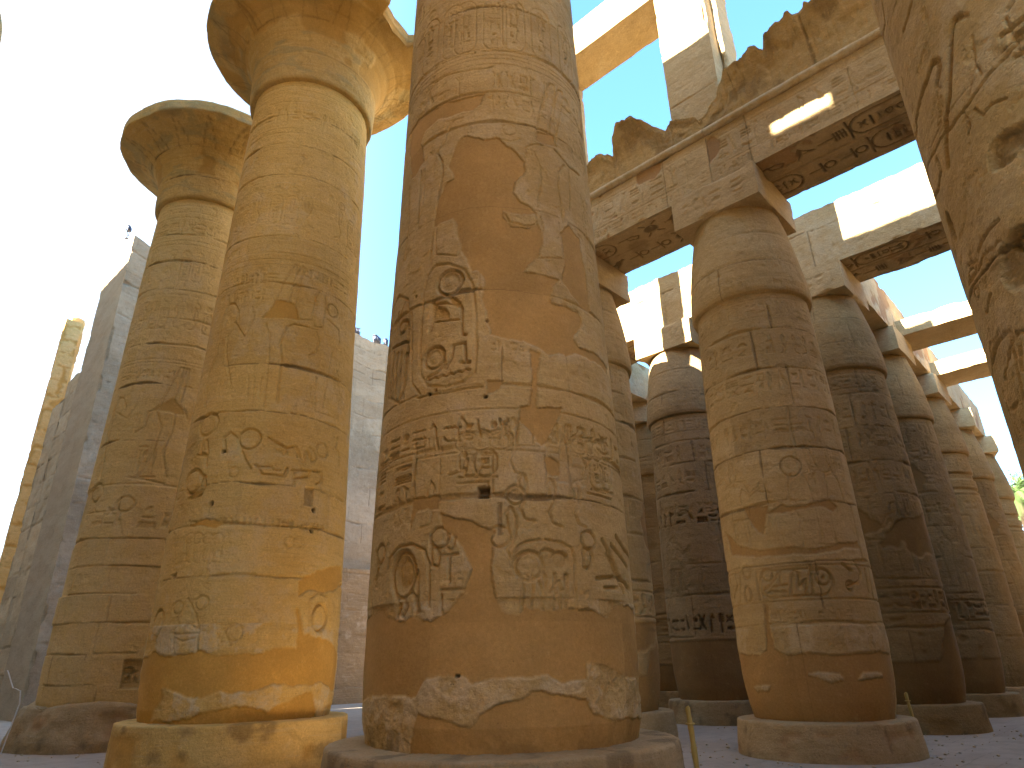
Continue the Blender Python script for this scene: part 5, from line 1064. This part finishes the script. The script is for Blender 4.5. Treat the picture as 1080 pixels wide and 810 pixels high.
# the rest of the hall to the right of and behind the viewer, outside the picture
for n_, yy in (('second', -8.1), ('third', -15.7), ('fourth', -23.3)): dup(tO, (6.75, yy, 0), '%s great column behind the nearest one in the same row, outside the picture' % n_, rz=yy)
for n_, yy in (('third', -17.4), ('fourth', -25.0)): dup(tO, (XO, yy, 0), '%s great column behind the viewer in the opposite row, outside the picture' % n_, rz=yy)
_o = ('first', 'second', 'third', 'fourth', 'fifth', 'sixth')
for i in range(0, 5):
    for j in (-2.3, -3.3, -4.3):
        dup((tF, tF3)[int(i-j) % 2], (XS(i), YD+S1*j, 0), '%s row aisle column, %s place right of the nearest column, outside the picture' % (_o[i], _o[int(-j)-1]), rz=i*1.1+j)
for i in range(2, 5): dup((tF, tF3)[i % 2], (XS(i), YD-S1*1.25, 0), '%s row aisle column just right of the nearest column, outside the picture' % _o[i], rz=i*.9)
for i in range(0, 5): tag(block('architrave', M['beam'], None, (XS(i)-HW, -26, ZB), (XS(i)+HW, YD-2.2*S1-1.3 if i < 2 else -5, 14.2), .25, seed=300+i), '%s row architrave over the columns right of the picture' % _o[i], 'beam', GRP_B)
for i in range(0, 6): tag(block('shade_roof_slab', M['beam'], None, (XS(0)-1+i*5.0, -26, 14.25), (XS(0)+3.98+i*5.0, -6.4, 15.0), .3, seed=310+i), '%s roof slab added for shade right of the picture' % _o[i], 'slab', 'roof slabs added for shade')  # unseen roof added to darken the columns at right
tag(block('shade_roof_slab', M['beam'], None, (33.5, -6.38, 14.25), (49, .8, 15.0), .3, seed=318), 'wide roof slab added for shade right of the far columns, outside the picture', 'slab', 'roof slabs added for shade')  # unseen slab added to shade the ground beside the farthest columns
tag(block('shade_hall_wall', M['beam'], None, (49.5, -26, -.02), (51, .5, 13), .5, seed=321, wob=.03), 'end wall added for shade beyond the last column at right, outside the picture', 'wall')  # unseen wall added so open sky does not brighten the farthest columns
tag(block('shade_hall_wall', M['beam'], None, (8, -28.5, -.02), (50, -26.6, 15), .5, seed=320, wob=.05), 'side wall added for shade behind the aisle, outside the picture', 'wall')  # unseen wall closing off the added roof, darkens the right-hand aisle
# ================================================================== PYLON AT THE END OF THE NAVE
GX, GY = 7.62, 33.0
def deco_pylon(g):
    rnd = random.Random(9); H = g.v[-1]; L = g.u[-1]
    zs = [1.1*k+.6 for k in range(1, 21)]
    for i, z in enumerate(zs): g.joint_h(z, .02, .03, 200+i, amp=.04)
    for a, b in zip(zs[:-1], zs[1:]):
        o = rnd.uniform(0, 2)
        for k in range(int(L/2.1)): g.joint_v(o+k*2.1+rnd.uniform(-.3, .3), a, b, .016, .022, k)
    g.tones([0]+zs+[30], lambda i: [1+k*2.1 for k in range(int(L/2.1))], .3, .006)
    g.ds = .9; scene_band(g, 1, L, 8.4, 4.2, rnd, .015, .05); scene_band(g, 1, L, 14.3, 3.8, rnd, .015, .05); text_row(g, .5, L, 19.3, 20.2, .03, .05, rnd); g.patches_noise(.35, .05, 0, 25, 7, 'pa', .7, .2); g.patches_noise(.3, .12, 0, 18, 8, 'di', .3, .2)
    g.joint_h(18.7, .05, .06, 3, amp=.1)
pyl = thing('pylon', 'grey stone pylon closing the far end of the nave, top stepped and broken', 'wall', (GX, GY, 0))
oP = (GX, GY, 0)
ptop = lambda x, y: np.clip((11-x)/4, 0, 1)*1.05+n3(np.stack([x, y, x*0], -1), .8, 4)*.25-np.clip((x-24)/20, 0, 1)*1
block('tower', M['wall'], pyl, (GX, GY, -.02), (62, GY+4, 21.2), .055, sides=deco_pylon, seed=201, wob=.03, chips=.10, top=ptop, origin=oP)
# the gate passage wall behind the corner, stepping down
pts = [(137,243),(128,274),(116,305),(108,336),(99,373),(93,385),(79,397),(75,403),(69,414),(64,424)]
prof = [(p.y, p.z) for p in (plane(px, py, 0, GX+.05) for px, py in pts)]
print('gate profile', [(round(a, 1), round(b, 1)) for a, b in prof])
def deco_gate(g):
    rnd = random.Random(19); L = g.u[-1]
    for k in range(1, 20): g.joint_h(1.1*k+.6, .02, .03, 220+k, amp=.04)
    for k in range(20):
        for q in range(int(L/2)+1): g.joint_v(q*2+rnd.uniform(0, 1), 1.1*k+.6, 1.1*k+1.7, .016, .02, k)
    g.tones([1.1*k+.6 for k in range(20)], lambda i: [q*2. for q in range(int(L/2)+1)], .5, .012)
    for v0 in (2.5, 7.5, 12.5): scene_band(g, .4, L, v0, 4.2, rnd, .02, .06)
    g.patches_noise(.4, .05, 0, 25, 7, 'pa', .7, .2); g.h += (fbm(g.u, g.v, .9, 5, 77)*.05).astype(np.float32)
ys_ = [GY+4.0]+[p[0] for p in prof if p[0] > GY+4.2]; 
def gtop(y): return float(np.interp(y, [p[0] for p in sorted(prof)], [p[1] for p in sorted(prof)]))
yq = [GY+4.006]; 
while yq[-1] < prof[-1][0]-.5: yq.append(yq[-1]+2.1)
for i, (a, b) in enumerate(zip(yq[:-1], yq[1:])):
    block('passage_wall', M['passage'], pyl, (GX+.02, a, -.02), (GX+6, b-.006, max(3, gtop((a+b)/2))), .07, front=deco_gate, seed=230+i, wob=.035, chips=.12, origin=oP)
block('low_facing', M['lowwall'], pyl, (16.8, GY-.55, -.02), (30, GY-.004, 6.75), .05, sides=deco_small(Col(20, 30, SMALL), 240, lambda g: None), seed=240, wob=.03, chips=.12, origin=oP)
block('plinth', M['lowwall'], pyl, (16.6, GY-.95, -.02), (30.2, GY-.556, .75), .08, seed=241, wob=.02, chips=.08, origin=oP)
tag(block('pylon_tower', M['wall'], None, (-50, GY, -.02), (-4.2, GY+34, 30), .6, seed=245, wob=.06), 'opposite pylon tower left of the gate, enlarged for shade, outside the picture', 'wall')  # unseen tower, height and depth enlarged to shade passage wall and pier
# tall mortared masonry pier beyond the passage
pr = plane(87, 341, 1, prof[-1][0]+3.5); pl_ = plane(68, 345, 1, prof[-1][0]+3.5); PY = prof[-1][0]+3.5
print('pier', pr, pl_)
def deco_pier(g):
    rnd = random.Random(29); H = g.v[-1]; L = g.u[-1]
    g.pl[:] = 1; z = .3
    while z < H-.2:
        h = rnd.uniform(.7, 1.25); u = rnd.uniform(-.4, 0)
        while u < L:
            w_ = rnd.uniform(.8, 1.7)
            if rnd.random() < .92: g.patch([(u+.07, z+.07), (u+w_-.06, z+.06), (u+w_-.08, z+h-.08), (u+w_*.5, z+h-.05), (u+.06, z+h-.07)], .10, rnd.randint(0, 90), 0.0)
            u += w_
        z += h
    g.patches_noise(.5, .12, 0, H*.8, 31, 'pl', 1, .03)
HP = pr.z
tag(block('masonry_pier', M['pier'], None, (pl_.x, PY, -.02), (pr.x, PY+.35, HP), .05, sides=deco_pier, front=deco_pier, seed=250, wob=.015, chips=.05), 'tall thin yellow mortared stone pier at the far left edge', 'pier')
tag(block('masonry_pier', M['pier'], None, (pr.x-.45, PY+.6, -.02), (pr.x+.30, PY+1.1, HP+.55), .06, seed=251, wob=.05, chips=.15), 'pale broken stump of masonry just above and behind the yellow pier', 'pier')
# ================================================================== SMALL THINGS
def floodlight(px, py, ax, val, lab, head=200., s=1.0, tilt=-.35):
    p = plane(px, py, ax, val); t = thing('floodlight', lab, 'lamp', (p.x, p.y, p.z-.62*s), 'floodlights on the wall top', rz=R_(head))
    b = []; b += [((-.2*s, -.09*s, .38*s), (.2*s, .10*s, .40*s)), ((-.17*s, .10*s, .42*s), (.17*s, .16*s, .74*s))]
    V, F = join_box([((-.22*s, -.10*s, .40*s), (.22*s, .10*s, .76*s)), ((-.25*s, -.13*s, .76*s), (.25*s, .12*s, .79*s)), ((-.25*s, -.13*s, .37*s), (.25*s, -.10*s, .395*s))]+[((-.2*s+k*.08*s, .102*s, .43*s), (-.17*s+k*.08*s, .17*s, .73*s)) for k in range(5)])
    o = obj('housing', mesh_from('housing', V, F, None, False), M['lamp'], t); o.rotation_euler.x = 0
    V, F = join_box([((-.19*s, -.112*s, .43*s), (.19*s, -.102*s, .73*s))]); obj('glass', mesh_from('glass', V, F, None, False), M['glass'], t)
    V, F = join_box([((-.28*s, -.02*s, .06*s), (-.255*s, .02*s, .62*s)), ((.255*s, -.02*s, .06*s), (.28*s, .02*s, .62*s)), ((-.28*s, -.02*s, .03*s), (.28*s, .02*s, .058*s)), ((-.03*s, -.03*s, -.35*s), (.03*s, .03*s, .028*s)), ((-.12*s, -.12*s, -.38*s), (.12*s, .12*s, -.351*s))])
    obj('bracket', mesh_from('bracket', V, F, None, False), M['lamp'], t); return t
floodlight(136, 241, 1, GY+.6, 'small floodlight at the very corner of the pylon top, left', 240, .62)
floodlight(375, 349, 1, GY+1, 'floodlight on the pylon top beside the golden column', 160, 1.15); floodlight(397, 358, 1, GY+1, 'middle floodlight of three on the pylon top', 205, 1.25); floodlight(406.5, 361, 1, GY+1, 'floodlight on the pylon top nearest the huge plastered column', 235, 1.05)
def post(px, py, dist, lean, h, lab, broken=False):
    r = ray(px, py); k = dist/math.hypot(r.x, r.y); x, y = r.x*k, r.y*k; zt = EYE+r.z*k
    t = thing('rope_post', lab, 'post', (x, y, 0), 'short yellow wooden posts')
    rnd = random.Random(int(px)); V = []; n = 10; zs = np.linspace(-.02, zt, 26)
    for z in zs:
        q = z/zt; rr = .036*(1-.12*q)+.003*math.sin(z*23)+(.006 if z < .1 else 0)
        for a in range(n): V.append((rr*math.cos(a*2*math.pi/n)-lean[0]*(1-q)*-1+.004*math.sin(z*9), rr*math.sin(a*2*math.pi/n)+lean[1]*(1-q), z+(.02*math.cos(a) if q == 1 else 0)))
    F = grid_faces(len(zs), n, True); o = obj('pole', mesh_from('pole', V, F), M['post'], t)
    V2 = [V[-n+i] for i in range(n)]+[(V[-1][0], V[-1][1], zt+.02)]; V2[-1] = (sum(v[0] for v in V2[:n])/n, sum(v[1] for v in V2[:n])/n, zt+.012)
    obj('pole_top', mesh_from('pole_top', V2, [(i, (i+1) % n, n) for i in range(n)], None, False), M['post'], t)
    V = []; 
    for i in range(13):
        a0 = i*2*math.pi/12
        for b_ in range(6): V.append(((.047+.011*math.cos(b_*math.pi/3))*math.cos(a0)+(lean[0])*.16, (.047+.011*math.cos(b_*math.pi/3))*math.sin(a0)+lean[1]*.16, zt*.84+.011*math.sin(b_*math.pi/3)))
    obj('ring', mesh_from('ring', V, grid_faces(13, 6, True)), M['post'], t); return t
rgt = _R0
post(725, 746, 9.2, (rgt.x*.06, rgt.y*.06), 1, 'yellow wooden post leaning slightly in front of the grey brown column, lower centre right')
post(955, 731, 17.6, (rgt.x*.07, rgt.y*.07), 1, 'thin yellow wooden post behind the base of the right centre column', True)
# pale cable hanging down the corner at the far left column
V = []; path = [Vector((cA.cx-2.35, cA.cy+.9, 1.75)), Vector((cA.cx-2.25, cA.cy+.4, 1.35)), Vector((cA.cx-2.2, cA.cy-.1, 1.3)), Vector((cA.cx-2.2, cA.cy-.3, 1.02)), Vector((cA.cx-2.3, cA.cy-.5, .6)), Vector((cA.cx-2.4, cA.cy-.6, .02))]
P2 = []
for i in range(len(path)-1):
    for k in range(6): P2.append(path[i].lerp(path[i+1], k/6))
P2.append(path[-1])
for i, p in enumerate(P2):
    for k in range(6): V.append((p.x+.016*math.cos(k*math.pi/3), p.y+.016*math.sin(k*math.pi/3), p.z+.006*math.sin(i)))
tag(obj('cable', mesh_from('cable', V, grid_faces(len(P2), 6, True)), M['cable']), 'pale loose cable trailing over the rough base of the farther ochre column', 'cable')
_r = random.Random(5); V = []; F = []
for _ in range(900):
    a = _r.uniform(0, 6.28); cx, cy, rr = _r.choice([(cD.cx, cD.cy, 1.7), (cC.cx, cC.cy, 2.3), (cA.cx, cA.cy, 2.3), (XR2, YD, 1.7), (XR2, YD+S1, 1.7), (cB.cx, cB.cy, 2.2), (12, 3, .1), (11, 9, .1), (5, 24, .1)]); q = rr+abs(_r.gauss(0, .9)) if rr > 1 else _r.gauss(0, 3)
    x, y = cx+q*math.cos(a), cy+q*math.sin(a); sz = abs(_r.gauss(0, .018))+.008; b = len(V)
    for dx, dy, dz in ((1,0,.2),(0,1,.3),(-1,0,.1),(0,-1,.25),(.2,.1,1),(0,0,-.4)): V.append((x+dx*sz*_r.uniform(.6, 1.3), y+dy*sz*_r.uniform(.6, 1.3), max(-.01, dz*sz)))
    F += [(b+i, b+(i+1) % 4, b+4) for i in range(4)]+[(b+(i+1) % 4, b+i, b+5) for i in range(4)]
tag(obj('gravel', mesh_from('gravel', V, F, None, False), M['base']), kind='stuff')
# ================================================================== PALM AND BUSH BEYOND THE HALL
def palm(px, py, dist, lab, seed, s=1.0):
    r = ray(px, py); k = dist/math.hypot(r.x, r.y); x, y, zc = r.x*k, r.y*k, EYE+r.z*k; rnd = random.Random(seed)
    t = thing('palm_tree', lab, 'palm', (x, y, 0), 'palms beyond the hall'); V = []; zs = np.arange(-.1, zc, .12); n = 12
    for i, z in enumerate(zs):
        rr = .26-.08*z/zc+(.03 if i % 2 else 0)+(.12 if z < .3 else 0)
        for a in range(n): V.append((rr*math.cos(a*2*math.pi/n)+.25*math.sin(z/zc*2), rr*math.sin(a*2*math.pi/n), z))
    obj('trunk', mesh_from('trunk', V, grid_faces(len(zs), n, True)), M['bark'], t)
    V = []; F = []; cx = .25*math.sin(2)
    for f in range(46):
        a = rnd.uniform(0, 2*math.pi); el = rnd.uniform(-.5, 1.25); L = rnd.uniform(2.6, 3.8)*s; prev = None
        for j in range(26):
            q = j/25; hx = L*q*math.cos(el)*(1-.15*q); z = L*q*math.sin(el)-1.7*s*q*q; c = Vector((cx+hx*math.cos(a), hx*math.sin(a), zc+z))
            d = Vector((math.cos(a), math.sin(a), math.sin(el)-2*q*.8)).normalized(); sd = Vector((-math.sin(a), math.cos(a), 0)); ll = (.62*math.sin(math.pi*min(1, q*.9+.12))+.08)*s
            for sg in (-1, 1):
                tip = c+sd*sg*ll*.8+d*ll*.6+Vector((0, 0, -ll*.35+rnd.uniform(-.05, .05))); b = len(V)
                V += [tuple(c-d*.035), tuple(c+d*.035), tuple(tip)]; F.append((b, b+1, b+2))
            if prev is not None: 
                b = len(V); V += [tuple(prev), tuple(c), tuple(c+Vector((0, 0, .03)))]; F.append((b, b+1, b+2))
            prev = c
    obj('crown', mesh_from('crown', V, F, None, False), M['leaf'], t)
def bush(px, py, dist, lab, seed, rx, rz_):
    r = ray(px, py); k = dist/math.hypot(r.x, r.y); x, y, zc = r.x*k, r.y*k, EYE+r.z*k; rnd = random.Random(seed)
    t = thing('tree', lab, 'tree', (x, y, 0), 'trees beyond the hall'); V = []; n = 8; F = []
    for (bx, by, bz) in [(0, 0, zc)]+[(rnd.uniform(-1, 1)*rx*.6, rnd.uniform(-1, 1)*rx*.6, zc+rnd.uniform(-.4, .6)*rz_) for _ in range(6)]:
        st = zc*.45 if (bx or by) else 0; b = len(V)
        for i in range(6):
            q = i/5
            for a in range(n): rr = (.22 if not (bx or by) else .09)*(1-.6*q); V.append((bx*q+rr*math.cos(a*2*math.pi/n), by*q+rr*math.sin(a*2*math.pi/n), st+(bz-st)*q))
        F += [tuple(x_) for x_ in grid_faces(6, n, True, b)]
    obj('trunk', mesh_from('trunk', V, F), M['bark'], t)
    cl = [(rnd.gauss(0, .45)*rx, rnd.gauss(0, .45)*rx, zc+rnd.gauss(0, .42)*rz_, rnd.uniform(.35, .8)) for _ in range(46)]; V = []; F = []
    for _ in range(15000):
        c = rnd.choice(cl); d = Vector((rnd.gauss(0, 1), rnd.gauss(0, 1), rnd.gauss(0, 1))).normalized()*c[3]*rnd.random()**.4
        p = Vector(c[:3])+d; a = Vector((rnd.gauss(0, 1), rnd.gauss(0, 1), rnd.gauss(0, 1))).normalized(); bb = a.cross(Vector((rnd.gauss(0, 1), rnd.gauss(0, 1), rnd.gauss(0, 1)))).normalized(); s_ = rnd.uniform(.05, .11); k_ = len(V)
        V += [tuple(p-a*s_), tuple(p+bb*s_*.5), tuple(p+a*s_), tuple(p-bb*s_*.5)]; F.append((k_, k_+1, k_+2, k_+3))
    obj('crown', mesh_from('crown', V, F, None, False), M['leaf'], t)
palm(1071, 520, 62, 'palm tree seen through the last gap at the right edge', 3, .9)
bush(1082, 532, 66, 'leafy green tree below the palm at the right edge', 4, 2.4, 3.2)
print('verts', sum(len(o.data.vertices) for o in SC.objects if o.type == 'MESH'))
